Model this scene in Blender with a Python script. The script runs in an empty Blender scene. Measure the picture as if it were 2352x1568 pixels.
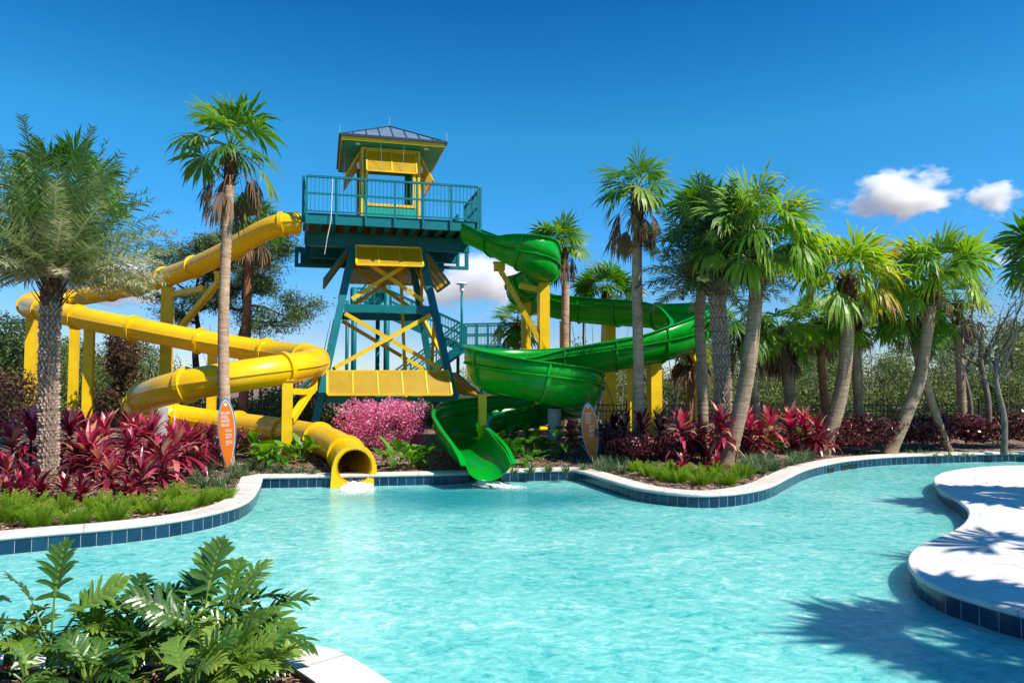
import bpy, bmesh, math, random
import numpy as np
from mathutils import Vector, Matrix
from mathutils.geometry import delaunay_2d_cdt
R = math.radians
SC = bpy.context.scene
COL = SC.collection
random.seed(7)
RNG = np.random.default_rng(7)

# ------------------------------------------------------------------ camera
FPX, PX0, PY0 = 1699.0, 1176.0, 784.0
PITCH = R(2.83)
CAMZ = 2.0
def ray(px, py):
    u = (px - PX0) / FPX; v = (PY0 - py) / FPX
    return Vector((u, math.cos(PITCH) - v * math.sin(PITCH), math.sin(PITCH) + v * math.cos(PITCH)))
def P(px, py, d):
    r = ray(px, py); t = d / r.y
    return Vector((r.x * t, d, CAMZ + r.z * t))
def G(px, py, z=0.0):
    r = ray(px, py); t = (z - CAMZ) / r.z
    return Vector((r.x * t, r.y * t, z))
cd = bpy.data.cameras.new('camera'); cam = bpy.data.objects.new('camera', cd); COL.objects.link(cam)
cam.location = (0, 0, CAMZ); cam.rotation_euler = (R(90) + PITCH, 0, 0)
cd.sensor_width = 36; cd.lens = FPX / 2352 * 36; cd.clip_start = 0.1; cd.clip_end = 8000
SC.camera = cam

# ------------------------------------------------------------------ light and sky
SUN_EL, SUN_AZ = R(49), R(-30)          # azimuth measured from +X, negative towards the viewer
sd = Vector((math.cos(SUN_EL) * math.cos(SUN_AZ), math.cos(SUN_EL) * math.sin(SUN_AZ), math.sin(SUN_EL)))
sl = bpy.data.lights.new('sun', 'SUN'); sl.energy = 4.8; sl.angle = R(0.53); sl.color = (1, 0.955, 0.88)
so = bpy.data.objects.new('sun', sl); COL.objects.link(so)
so.rotation_euler = sd.to_track_quat('Z', 'Y').to_euler(); so.location = (30, -8, 40)
W = bpy.data.worlds.new('World'); SC.world = W; W.use_nodes = True
nt = W.node_tree; bg = nt.nodes['Background']
sky = nt.nodes.new('ShaderNodeTexSky'); sky.sky_type = 'NISHITA'; sky.sun_disc = False
sky.sun_elevation = SUN_EL; sky.sun_rotation = math.atan2(sd.x, sd.y)
sky.air_density = 0.75; sky.dust_density = 0.25; sky.ozone_density = 2.2; sky.altitude = 800
gm = nt.nodes.new('ShaderNodeHueSaturation'); gm.inputs['Saturation'].default_value = 1.26; gm.inputs['Value'].default_value = 1.0
gm.inputs['Hue'].default_value = 0.5
tnt = nt.nodes.new('ShaderNodeMix'); tnt.data_type = 'RGBA'; tnt.blend_type = 'MULTIPLY'; tnt.inputs['Factor'].default_value = 1; tnt.inputs['B'].default_value = (0.45, 0.91, 1.04, 1)
# the clear air of the day: paler towards the horizon, deep blue higher up
tcw = nt.nodes.new('ShaderNodeTexCoord'); sxw = nt.nodes.new('ShaderNodeSeparateXYZ'); nt.links.new(tcw.outputs['Generated'], sxw.inputs[0])
rw = nt.nodes.new('ShaderNodeValToRGB'); nt.links.new(sxw.outputs['Z'], rw.inputs['Fac']); crw = rw.color_ramp
while len(crw.elements) < 5: crw.elements.new(.5)
for e_, (p_, c_) in zip(crw.elements, [(0.0, (.54, .53, .58)), (.06, (.52, .55, .60)), (.17, (.42, .86, .95)), (.31, (.36, 1.06, 1.0)), (.46, (.12, .74, .90))]): e_.position = p_; e_.color = (*c_, 1)
nt.links.new(rw.outputs['Color'], tnt.inputs['B'])
nt.links.new(sky.outputs[0], gm.inputs['Color']); nt.links.new(gm.outputs[0], tnt.inputs['A']); nt.links.new(tnt.outputs['Result'], bg.inputs['Color'])
bg.inputs['Strength'].default_value = 0.14
SC.view_settings.view_transform = 'Standard'; SC.view_settings.look = 'None'; SC.view_settings.exposure = 0.55; SC.view_settings.gamma = 1
SC.cycles.max_bounces = 8; SC.cycles.transparent_max_bounces = 16; SC.cycles.volume_bounces = 10
SC.cycles.diffuse_bounces = 4; SC.cycles.glossy_bounces = 4; SC.cycles.transmission_bounces = 6
SC.cycles.sample_clamp_indirect = 6

# ------------------------------------------------------------------ materials
class N:
    def __init__(s, name):
        s.m = bpy.data.materials.new(name); s.m.use_nodes = True; s.t = s.m.node_tree
        s.b = s.t.nodes['Principled BSDF']; s.out = s.t.nodes['Material Output']
    def n(s, typ, **kw):
        x = s.t.nodes.new('ShaderNode' + typ)
        for k, v in kw.items():
            if k in x.inputs: x.inputs[k].default_value = v
            else: setattr(x, k, v)
        return x
    def l(s, a, b): s.t.links.new(a, b)
    def ramp(s, fac, stops, interp='LINEAR'):
        r = s.n('ValToRGB'); cr = r.color_ramp; cr.interpolation = interp
        while len(cr.elements) < len(stops): cr.elements.new(0.5)
        for e, (p, c) in zip(cr.elements, stops): e.position = p; e.color = (*c, 1)
        s.l(fac, r.inputs['Fac']); return r.outputs['Color']
    def coord(s, kind='Object', scale=(1, 1, 1)):
        c = s.n('TexCoord'); mp = s.n('Mapping'); mp.inputs['Scale'].default_value = scale
        s.l(c.outputs[kind], mp.inputs['Vector']); return mp.outputs['Vector']
    def noise(s, scale, detail=4, rough=0.55, vec=None, dist=0):
        x = s.n('TexNoise', Scale=scale, Detail=detail, Roughness=rough, Distortion=dist)
        s.l(vec if vec is not None else s.coord(), x.inputs['Vector']); return x.outputs['Fac']
    def bump(s, h, strength, dist=0.02):
        b = s.n('Bump', Strength=strength, Distance=dist); s.l(h, b.inputs['Height']); s.l(b.outputs['Normal'], s.b.inputs['Normal'])

def mix3(a, b, t): return tuple(x * (1 - t) + y * t for x, y in zip(a, b))
def paint(name, c, rough=0.35, var=0.12, scale=3, bump=0.0, coat=0.0, spec=0.5, metallic=0.0, rvar=0.12):
    m = N(name); f = m.noise(scale, 5, 0.6)
    m.l(m.ramp(f, [(0.3, mix3(c, (0, 0, 0), var)), (0.7, tuple(min(1, x * (1 + var * .5)) for x in c))]), m.b.inputs['Base Color'])
    r = m.n('MapRange'); r.inputs['To Min'].default_value = max(0.02, rough - rvar); r.inputs['To Max'].default_value = min(1, rough + rvar)
    m.l(m.noise(scale * 2.3, 3), r.inputs['Value']); m.l(r.outputs[0], m.b.inputs['Roughness'])
    m.b.inputs['Specular IOR Level'].default_value = spec; m.b.inputs['Metallic'].default_value = metallic
    m.b.inputs['Coat Weight'].default_value = coat; m.b.inputs['Coat Roughness'].default_value = 0.12
    if bump: m.bump(m.noise(scale * 12, 4), bump, 0.01)
    return m.m
def leafmat(name, stops, transl=0.3, rough=0.42, spec=0.4, jitter=0.25):
    m = N(name); a = m.n('Attribute'); a.attribute_name = 'tint'
    nz = m.noise(2.5, 3); mm = m.n('Math', operation='MULTIPLY_ADD'); m.l(nz, mm.inputs[0]); mm.inputs[1].default_value = jitter
    ad = m.n('Math', operation='SUBTRACT'); m.l(a.outputs['Fac'], ad.inputs[0]); ad.inputs[1].default_value = jitter * 0.5
    m.l(ad.outputs[0], mm.inputs[2])
    col = m.ramp(mm.outputs[0], stops)
    m.l(col, m.b.inputs['Base Color']); m.b.inputs['Roughness'].default_value = rough; m.b.inputs['Specular IOR Level'].default_value = spec
    tr = m.n('BsdfTranslucent'); bc = m.n('HueSaturation', Saturation=1.15, Value=1.35); m.l(col, bc.inputs['Color']); m.l(bc.outputs[0], tr.inputs['Color'])
    mx = m.n('MixShader', Fac=transl); m.l(m.b.outputs[0], mx.inputs[1]); m.l(tr.outputs[0], mx.inputs[2]); m.l(mx.outputs[0], m.out.inputs['Surface'])
    return m.m

M = {}
def plastic(name, c, cd_, transl):
    m = N(name); f = m.noise(1.3, 5, 0.6, dist=0.4); f2 = m.noise(14, 5, 0.7)
    st = m.noise(1.0, 6, 0.7, m.coord('Object', (7, 7, 0.8))); mm0 = m.n('Math', operation='MULTIPLY_ADD'); m.l(st, mm0.inputs[0]); mm0.inputs[1].default_value = 0.5; m.l(f, mm0.inputs[2])
    mm = m.n('Math', operation='MULTIPLY_ADD'); m.l(f2, mm.inputs[0]); mm.inputs[1].default_value = 0.25; m.l(mm0.outputs[0], mm.inputs[2])
    col = m.ramp(mm.outputs[0], [(0.5, cd_), (0.98, c)])
    m.l(col, m.b.inputs['Base Color'])
    r = m.n('MapRange'); r.inputs['To Min'].default_value = 0.14; r.inputs['To Max'].default_value = 0.36; m.l(f2, r.inputs['Value']); m.l(r.outputs[0], m.b.inputs['Roughness'])
    m.bump(m.noise(5, 2), 0.05, 0.05)
    if transl:
        tr = m.n('BsdfTranslucent'); m.l(col, tr.inputs['Color'])
        mx = m.n('MixShader', Fac=transl); m.l(m.b.outputs[0], mx.inputs[1]); m.l(tr.outputs[0], mx.inputs[2]); m.l(mx.outputs[0], m.out.inputs['Surface'])
    return m.m
M['yellow'] = plastic('yellow_fibreglass', (0.84, 0.50, 0.001), (0.72, 0.38, 0.001), 0.0)
M['green'] = plastic('green_fibreglass', (0.002, 0.42, 0.022), (0.001, 0.30, 0.012), 0.3)
M['ysteel'] = paint('yellow_steel', (0.80, 0.50, 0.002), 0.45, 0.14, 2.5, spec=.35)
M['teal'] = paint('teal_steel', (0.0, 0.155, 0.17), 0.45, 0.18, 2.0, spec=.35)
M['tealdark'] = paint('teal_board', (0.0, 0.34, 0.26), 0.55, 0.2, 2.0)
M['wood'] = paint('deck_wood', (0.46, 0.20, 0.06), 0.7, 0.4, 5)
M['roof'] = paint('roof_metal', (0.20, 0.27, 0.36), 0.35, 0.2, 3, metallic=0.3)
M['roofdark'] = paint('roof_seam', (0.012, 0.035, 0.06), 0.45)
M['white'] = paint('white_plastic', (0.8, 0.8, 0.78), 0.4, 0.05)
M['black'] = paint('black_metal', (0.012, 0.012, 0.014), 0.45, 0.2)
M['concrete'] = paint('concrete', (0.36, 0.36, 0.37), 0.85, 0.3, 6, bump=0.4)
M['steel'] = paint('galvanised', (0.5, 0.5, 0.5), 0.4, 0.2, metallic=0.7)
def meshpanel():
    m = N('perforated_yellow'); m.b.inputs['Roughness'].default_value = 0.5
    m.l(m.ramp(m.noise(2.5, 4), [(0.3, (0.68, 0.45, 0.006)), (0.7, (0.82, 0.57, 0.01))]), m.b.inputs['Base Color'])
    w = m.n('TexWave', Scale=6.0, wave_type='BANDS', bands_direction='Z'); w.inputs['Distortion'].default_value = 0.3; m.l(m.coord(), w.inputs['Vector'])
    tr = m.n('BsdfTransparent'); mx = m.n('MixShader')
    r = m.n('MapRange'); r.inputs['To Min'].default_value = 0.04; r.inputs['To Max'].default_value = 0.26; m.l(w.outputs['Fac'], r.inputs['Value'])
    tl = m.n('BsdfTranslucent'); tl.inputs['Color'].default_value = (0.8, 0.52, 0.006, 1); m2 = m.n('MixShader', Fac=0.55); m.l(m.b.outputs[0], m2.inputs[1]); m.l(tl.outputs[0], m2.inputs[2])
    m.l(r.outputs[0], mx.inputs['Fac']); m.l(m2.outputs[0], mx.inputs[1]); m.l(tr.outputs[0], mx.inputs[2]); m.l(mx.outputs[0], m.out.inputs['Surface'])
    return m.m
M['perf'] = meshpanel()
M['orange'] = paint('orange_sign', (0.88, 0.20, 0.006), 0.45, 0.06)
M['blue'] = paint('blue_sign', (0.03, 0.28, 0.55), 0.45, 0.06)

# leaves
M['fan'] = leafmat('fan_leaf', [(0.0, (0.03, 0.09, 0.016)), (0.45, (0.095, 0.23, 0.028)), (0.8, (0.23, 0.35, 0.05)), (1, (0.38, 0.34, 0.06))], 0.42)
M['fanbright'] = leafmat('bright_fan_leaf', [(0.0, (0.05, 0.14, 0.016)), (0.35, (0.15, 0.31, 0.026)), (0.75, (0.32, 0.45, 0.05)), (0.95, (0.48, 0.42, 0.07)), (1, (0.42, 0.26, 0.08))], 0.45)
M['date'] = leafmat('date_leaf', [(0.0, (0.04, 0.11, 0.02)), (0.5, (0.15, 0.235, 0.06)), (0.8, (0.34, 0.36, 0.18)), (1, (0.52, 0.46, 0.30))], 0.32)
M['datedark'] = leafmat('dark_date_leaf', [(0.0, (0.012, 0.045, 0.015)), (0.5, (0.04, 0.10, 0.03)), (0.85, (0.12, 0.18, 0.06)), (1, (0.3, 0.28, 0.16))], 0.25)
M['dead'] = leafmat('dead_leaf', [(0.0, (0.07, 0.04, 0.025)), (0.5, (0.20, 0.125, 0.075)), (1, (0.36, 0.25, 0.15))], 0.2, 0.7, 0.1)
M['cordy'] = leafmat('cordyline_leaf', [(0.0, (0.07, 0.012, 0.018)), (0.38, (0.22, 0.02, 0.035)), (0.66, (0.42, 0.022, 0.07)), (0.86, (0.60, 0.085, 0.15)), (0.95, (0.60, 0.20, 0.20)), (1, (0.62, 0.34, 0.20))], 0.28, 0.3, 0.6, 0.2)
M['darkred'] = leafmat('dark_red_leaf', [(0.0, (0.035, 0.012, 0.012)), (0.5, (0.13, 0.026, 0.028)), (0.85, (0.27, 0.04, 0.05)), (1, (0.36, 0.2, 0.11))], 0.2, 0.35, 0.6)
M['fern'] = leafmat('fern_leaf', [(0.0, (0.03, 0.09, 0.006)), (0.5, (0.13, 0.27, 0.014)), (1, (0.32, 0.44, 0.035))], 0.35, 0.5, 0.25)
M['grass'] = leafmat('grass_leaf', [(0.0, (0.03, 0.08, 0.03)), (0.6, (0.10, 0.18, 0.07)), (1, (0.26, 0.30, 0.15))], 0.3)
M['taro'] = leafmat('taro_leaf', [(0.0, (0.02, 0.09, 0.01)), (0.5, (0.08, 0.26, 0.015)), (1, (0.28, 0.44, 0.03))], 0.4, 0.35, 0.5)
M['philo'] = leafmat('philodendron_leaf', [(0.0, (0.012, 0.05, 0.011)), (0.5, (0.065, 0.155, 0.018)), (0.9, (0.21, 0.32, 0.045)), (1, (0.42, 0.36, 0.06))], 0.28, 0.27, 0.55, 0.3)
M['pink'] = leafmat('pink_flower', [(0.0, (0.035, 0.05, 0.02)), (0.25, (0.24, 0.12, 0.10)), (0.45, (0.68, 0.12, 0.30)), (0.75, (0.84, 0.30, 0.48)), (1, (0.76, 0.58, 0.55))], 0.3, 0.6, 0.2, 0.1)
M['wood_leaf'] = leafmat('thicket_leaf', [(0.0, (0.04, 0.065, 0.02)), (0.4, (0.12, 0.165, 0.045)), (0.75, (0.23, 0.27, 0.085)), (1, (0.36, 0.32, 0.17))], 0.25, 0.6, 0.2)
M['pine_leaf'] = leafmat('pine_needle', [(0.0, (0.03, 0.07, 0.025)), (0.5, (0.11, 0.165, 0.05)), (1, (0.28, 0.29, 0.08))], 0.2, 0.6, 0.2)
M['brush'] = leafmat('brown_brush_leaf', [(0.0, (0.03, 0.014, 0.012)), (0.5, (0.10, 0.045, 0.03)), (1, (0.20, 0.16, 0.07))], 0.2, 0.6, 0.2)
M['croton'] = leafmat('croton_leaf', [(0.0, (0.015, 0.04, 0.012)), (0.5, (0.05, 0.10, 0.02)), (0.8, (0.35, 0.04, 0.03)), (1, (0.55, 0.16, 0.04))], 0.2, 0.25, 0.7)
def bark(name, c1, c2, sc=(6, 6, 30), bump=0.8):
    m = N(name); v = m.coord('Object', sc); f = m.noise(1.0, 6, 0.65, v, 0.6)
    big = m.noise(2.2, 5, 0.65); mx = m.n('Mix', data_type='RGBA', blend_type='MULTIPLY'); mx.inputs['Factor'].default_value = 0.75; m.l(m.ramp(f, [(0.3, c1), (0.7, c2)]), mx.inputs['A']); m.l(m.ramp(big, [(0.35, (0.5, 0.45, 0.42)), (0.65, (1.1, 1.08, 1.05))]), mx.inputs['B']); m.l(mx.outputs['Result'], m.b.inputs['Base Color']); m.b.inputs['Roughness'].default_value = 0.9; m.b.inputs['Specular IOR Level'].default_value = 0.1
    m.bump(f, bump, 0.03); return m.m
M['bark_pale'] = bark('pale_palm_bark', (0.40, 0.24, 0.155), (0.62, 0.43, 0.30), (4, 4, 22))
M['bark_grey'] = bark('grey_palm_bark', (0.25, 0.17, 0.11), (0.47, 0.35, 0.24), (4, 4, 26))
M['bark_red'] = bark('red_palm_bark', (0.22, 0.10, 0.055), (0.44, 0.22, 0.12), (4, 4, 20))
M['bark_date'] = bark('date_palm_bark', (0.14, 0.095, 0.07), (0.46, 0.35, 0.27), (9, 9, 9))
M['bark_dark'] = bark('dark_bark', (0.03, 0.024, 0.02), (0.10, 0.075, 0.06), (8, 8, 4))
M['bark_bare'] = bark('bare_tree_bark', (0.10, 0.09, 0.075), (0.27, 0.24, 0.20), (8, 8, 4))
M['date_boots'] = leafmat('date_leaf_bases', [(0.0, (0.17, 0.115, 0.085)), (0.5, (0.36, 0.26, 0.19)), (1, (0.66, 0.53, 0.42))], 0.0, 0.9, 0.1)
M['boots'] = bark('leaf_boots', (0.06, 0.028, 0.02), (0.22, 0.12, 0.07), (20, 20, 12))

# ------------------------------------------------------------------ mesh builder and scene tree
OFF = {}
class MB:
    def __init__(s): s.v = []; s.f = []; s.t = []; s.tint = 0.5; s.uv = None; s.smooth = False; s.q = []
    def add(s, vs, fs, tint=None):
        b = len(s.v); s.v.extend([tuple(x) for x in vs]); s.f.extend([tuple(i + b for i in f) for f in fs])
        t = s.tint if tint is None else tint
        s.t.extend(list(t) if hasattr(t, '__len__') else [t] * len(vs))
        return s
    def box(s, c, size, rot=None, tint=None):
        hx, hy, hz = size[0] / 2, size[1] / 2, size[2] / 2; c = Vector(c)
        vs = [Vector((x * hx, y * hy, z * hz)) for x in (-1, 1) for y in (-1, 1) for z in (-1, 1)]
        if rot: vs = [rot @ v for v in vs]
        return s.add([c + v for v in vs], [(0, 1, 3, 2), (4, 6, 7, 5), (0, 4, 5, 1), (2, 3, 7, 6), (0, 2, 6, 4), (1, 5, 7, 3)], tint)
    def beam(s, p, q, w, h=None, up=(0, 0, 1), tint=None):
        h = h or w; p = Vector(p); q = Vector(q); d = (q - p).normalized(); up = Vector(up)
        if abs(d.dot(up)) > 0.99: up = Vector((math.sin(R(14.5)) * -1, math.cos(R(14.5)), 0))
        a = d.cross(up).normalized(); b = a.cross(d)
        vs = [e + a * sx * w / 2 + b * sz * h / 2 for e in (p, q) for sx, sz in ((-1, -1), (1, -1), (1, 1), (-1, 1))]
        return s.add(vs, [(0, 3, 2, 1), (4, 5, 6, 7), (0, 1, 5, 4), (1, 2, 6, 5), (2, 3, 7, 6), (3, 0, 4, 7)], tint)
    def tube(s, pts, rad, n=8, cap=True, tint=None, ref=None):
        pts = [Vector(p) for p in pts]; m = len(pts)
        if not hasattr(rad, '__len__'): rad = [rad] * m
        vs = []; prev = None
        for i, p in enumerate(pts):
            d = (pts[min(i + 1, m - 1)] - pts[max(i - 1, 0)]).normalized()
            if prev is None:
                r = Vector(ref) if ref else Vector((0.31, 0.2, 1)) if abs(d.z) < 0.9 else Vector((1, 0.13, 0))
            else: r = prev
            a = (r - d * r.dot(d)).normalized(); prev = a; b = d.cross(a)
            for k in range(n):
                an = 2 * math.pi * k / n; vs.append(p + (a * math.cos(an) + b * math.sin(an)) * rad[i])
        fs = [(i * n + k, i * n + (k + 1) % n, (i + 1) * n + (k + 1) % n, (i + 1) * n + k) for i in range(m - 1) for k in range(n)]
        if cap: fs += [tuple(range(n - 1, -1, -1)), tuple((m - 1) * n + k for k in range(n))]
        return s.add(vs, fs, tint)
    def quad(s, a, b, c, d, tint=None): return s.add([a, b, c, d], [(0, 1, 2, 3)], tint)
    def panel(s, a, b, c, d, th, tint=None):
        a, b, c, d = map(Vector, (a, b, c, d)); n = (b - a).cross(d - a).normalized() * th / 2
        vs = [x + n for x in (a, b, c, d)] + [x - n for x in (a, b, c, d)]
        return s.add(vs, [(0, 1, 2, 3), (7, 6, 5, 4), (0, 4, 5, 1), (1, 5, 6, 2), (2, 6, 7, 3), (3, 7, 4, 0)], tint)
    def ribbon(s, p, d, L, w, side, droop=0.0, n=3, prof=None, tint=0.5, tipt=None, fold=0.0):
        p = Vector(p); d = Vector(d).normalized(); side = Vector(side); vs = []; tt = []
        prof = prof or [1 - (i / n) ** 1.6 for i in range(n + 1)]
        st = L / n
        for i in range(n + 1):
            sv = side - d * side.dot(d)
            if sv.length < 1e-4: sv = Vector((d.y, -d.x, 0.01))
            sv.normalize(); up = sv.cross(d) * fold
            hw = w * prof[i] / 2; tk = tint if tipt is None else tint + (tipt - tint) * (i / n) ** 2
            if fold:
                vs += [p - sv * hw + up * hw, p, p + sv * hw + up * hw]; tt += [tk] * 3
            else:
                vs += [p - sv * hw, p + sv * hw]; tt += [tk] * 2
            d = (d + Vector((0, 0, -1)) * droop * (.35 + 1.9 * ((i + 1) / n) ** 1.6)).normalized(); p = p + d * st
        k = 3 if fold else 2
        fs = []
        for i in range(n):
            for j in range(k - 1): fs.append((i * k + j, i * k + j + 1, (i + 1) * k + j + 1, (i + 1) * k + j))
        s.add(vs, fs, tt); return p, d
    def npadd(s, V, F, T):
        s.q.append((V, np.asarray(T, np.float32))); return s
    def leaves(s, C, size, tint, el=2.0, rng=RNG, down=0.0):
        C = np.asarray(C, float); n = len(C)
        if n == 0: return s
        a = rng.normal(size=(n, 3)); a[:, 2] -= down; a /= np.linalg.norm(a, axis=1)[:, None]
        b = rng.normal(size=(n, 3)); b -= a * (a * b).sum(1)[:, None]; b /= np.linalg.norm(b, axis=1)[:, None]
        L = (size * rng.uniform(0.6, 1.3, n))[:, None]
        V = np.stack([C - a * L / 2, C + b * L / (2 * el) - a * L * 0.08, C + a * L / 2, C - b * L / (2 * el) - a * L * 0.08], 1).reshape(-1, 3)
        F = np.arange(4 * n).reshape(n, 4); T = np.repeat(tint if hasattr(tint, '__len__') else np.full(n, tint), 4)
        return s.npadd(V, F, np.asarray(T))
    def build(s, name, mat, parent=None, solid=0.0, smooth=None):
        me = bpy.data.meshes.new(name); off = OFF.get(parent, Vector((0, 0, 0))) if parent else Vector((0, 0, 0))
        V = np.array(s.v, float).reshape(-1, 3) - np.array(off)
        tt = np.array(s.t, np.float32)
        if s.q:          # blocks of loose quads (leaves, chips)
            Q = np.vstack([a for a, b in s.q]) - np.array(off); QT = np.concatenate([b for a, b in s.q]); nq = len(Q)
            lv = np.array([i for f in s.f for i in f], np.int32); ls = np.array([len(f) for f in s.f], np.int32); n0 = len(V)
            AV = np.vstack([V, Q]); lv = np.r_[lv, np.arange(nq, dtype=np.int32) + n0].astype(np.int32); ls = np.r_[ls, np.full(nq // 4, 4, np.int32)].astype(np.int32)
            me.vertices.add(len(AV)); me.vertices.foreach_set('co', AV.astype(np.float32).ravel()); me.loops.add(len(lv)); me.loops.foreach_set('vertex_index', lv)
            me.polygons.add(len(ls)); me.polygons.foreach_set('loop_start', np.r_[0, np.cumsum(ls)[:-1]].astype(np.int32)); me.update(calc_edges=True); tt = np.r_[tt, QT].astype(np.float32)
        else: me.from_pydata(V.tolist(), [], s.f)
        at = me.attributes.new('tint', 'FLOAT', 'POINT'); at.data.foreach_set('value', tt)
        if s.uv:
            ul = me.uv_layers.new(name='UVMap'); li = np.empty(len(me.loops), np.int32); me.loops.foreach_get('vertex_index', li)
            ul.data.foreach_set('uv', np.array(s.uv, np.float32)[li].ravel())
        me.validate()
        if smooth if smooth is not None else s.smooth: me.polygons.foreach_set('use_smooth', [True] * len(me.polygons))
        o = bpy.data.objects.new(name, me); COL.objects.link(o)
        for m in (mat if isinstance(mat, (list, tuple)) else [mat]): me.materials.append(M[m] if isinstance(m, str) else m)
        if parent: o.parent = parent; OFF[o] = off
        if solid:
            md = o.modifiers.new('thickness', 'SOLIDIFY'); md.thickness = solid; md.offset = 0
        return o
def thing(name, label, cat, loc, group=None):
    o = bpy.data.objects.new(name, None); COL.objects.link(o); o.location = loc; o.empty_display_size = 0.2
    OFF[o] = Vector(loc); tag(o, label, cat, group); return o
def tag(o, label, cat, group=None):
    o['label'] = label; o['category'] = cat
    if group: o['group'] = group
    return o
def structure(o): o['kind'] = 'structure'; return o
def stuff(o, label=None, cat=None):
    o['kind'] = 'stuff'
    if label: o['label'] = label; o['category'] = cat
    return o
def copy_tree(o, parent=None):
    c = o.copy(); COL.objects.link(c)
    if parent: c.parent = parent
    for ch in list(o.children): copy_tree(ch, c)
    return c
def catmull(pts, n=8, closed=False):
    pts = [np.array(p, float) for p in pts]; out = []
    for i in range(len(pts) - 1):
        p0 = pts[max(i - 1, 0)]; p1 = pts[i]; p2 = pts[i + 1]; p3 = pts[min(i + 2, len(pts) - 1)]
        for k in range(n):
            t = k / n
            out.append(0.5 * (2 * p1 + (p2 - p0) * t + (2 * p0 - 5 * p1 + 4 * p2 - p3) * t * t + (3 * p1 - p0 - 3 * p2 + p3) * t ** 3))
    out.append(pts[-1]); return np.array(out)
def resample(A, step):
    A = np.asarray(A, float); s = np.r_[0, np.cumsum(np.linalg.norm(np.diff(A[:, :3], axis=0), axis=1))]
    k = max(2, int(round(s[-1] / step)) + 1); q = np.linspace(0, s[-1], k)
    return np.stack([np.interp(q, s, A[:, j]) for j in range(A.shape[1])], 1), q
# ------------------------------------------------------------------ pool outline (clockwise, water on the right of travel)
def wl(pts): return [tuple(G(x, y, 0.0).xy) for x, y in pts]
def ct(pts): return [tuple(G(x, y, 0.22).xy) for x, y in pts]
farA = [(-12, 7.5), (-8.6, 7.75)] + wl([(-150, 1292), (0, 1275), (100, 1265), (200, 1256), (300, 1245), (400, 1231), (480, 1214), (540, 1196), (572, 1178), (588, 1156), (597, 1135), (600, 1121)])
farB = wl([(600, 1121), (760, 1118), (870, 1116), (1050, 1112), (1160, 1107), (1290, 1103), (1330, 1106), (1390, 1126), (1460, 1148), (1530, 1160), (1600, 1166), (1660, 1165), (1720, 1157), (1770, 1143), (1808, 1122), (1850, 1101), (1900, 1087), (1960, 1076), (2050, 1068), (2150, 1064), (2250, 1061), (2352, 1060), (2500, 1061)]) + [(17, 17.9)]
deckE = [(17, 15.6)] + ct([(2500, 1066), (2352, 1068), (2280, 1070), (2220, 1075), (2170, 1084), (2148, 1097), (2153, 1113), (2177, 1131), (2207, 1150), (2225, 1166), (2229, 1182), (2215, 1203), (2182, 1223), (2142, 1240), (2107, 1258), (2091, 1280), (2099, 1306), (2130, 1330), (2178, 1352), (2235, 1370), (2292, 1387), (2352, 1402), (2500, 1436)]) + [(6.2, 3.5), (9, 2.6)]
nearE = [(9, 0.9), (3, 1.2), (0.9, 2.3), (0.0, 3.2)] + ct([(980, 1625), (895, 1566), (830, 1524), (760, 1489), (690, 1480), (560, 1480), (420, 1484), (200, 1490), (0, 1494), (-150, 1492)]) + [(-6, 4.95), (-12, 5.1)]
sA = catmull(farA, 7); sB = catmull(farB, 7); sD = catmull(deckE, 7); sN = catmull(nearE, 7)
FAR = np.vstack([sA, sB[1:]])
OUT = np.vstack([FAR, sD, sN])
def inside(Px, Py, poly):
    r = np.zeros(len(Px), bool); n = len(poly); j = n - 1
    for i in range(n):
        xi, yi = poly[i]; xj, yj = poly[j]
        c = ((yi > Py) != (yj > Py)) & (Px < (xj - xi) * (Py - yi) / (yj - yi + 1e-12) + xi)
        r ^= c; j = i
    return r
def segdist(Px, Py, line):
    d = np.full(len(Px), 1e9)
    for a, b in zip(line[:-1], line[1:]):
        ab = b - a; L = ab @ ab + 1e-12
        t = np.clip(((Px - a[0]) * ab[0] + (Py - a[1]) * ab[1]) / L, 0, 1)
        d = np.minimum(d, np.hypot(Px - a[0] - t * ab[0], Py - a[1] - t * ab[1]))
    return d
DECKP = np.vstack([sD, [(40, 2.5), (40, 16.4)]])
def hgt_np(X, Y):
    X = np.asarray(X, float); Y = np.asarray(Y, float)
    d = segdist(X, Y, FAR); t = np.clip((d - 0.3) / 4.0, 0, 1); t = t * t * (3 - 2 * t)
    h = 0.185 + 0.24 * t + t * 0.05 * (np.sin(X * 1.7 + 0.6 * Y) + np.sin(Y * 1.3 - X * 0.7))
    return np.where((Y < 6.6) | inside(X, Y, DECKP) | (segdist(X, Y, sD) < .4), 0.185, h)
def hgt(x, y): return float(hgt_np([x], [y])[0])
def ground(px, py):
    z = 0.3
    for _ in range(6):
        p = G(px, py, z); z = hgt(p.x, p.y)
    return Vector((p.x, p.y, z))
def onground(px, d):
    x = (px - PX0) / FPX * d / (math.cos(PITCH)); return Vector((x, d, hgt(x, d)))

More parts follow.
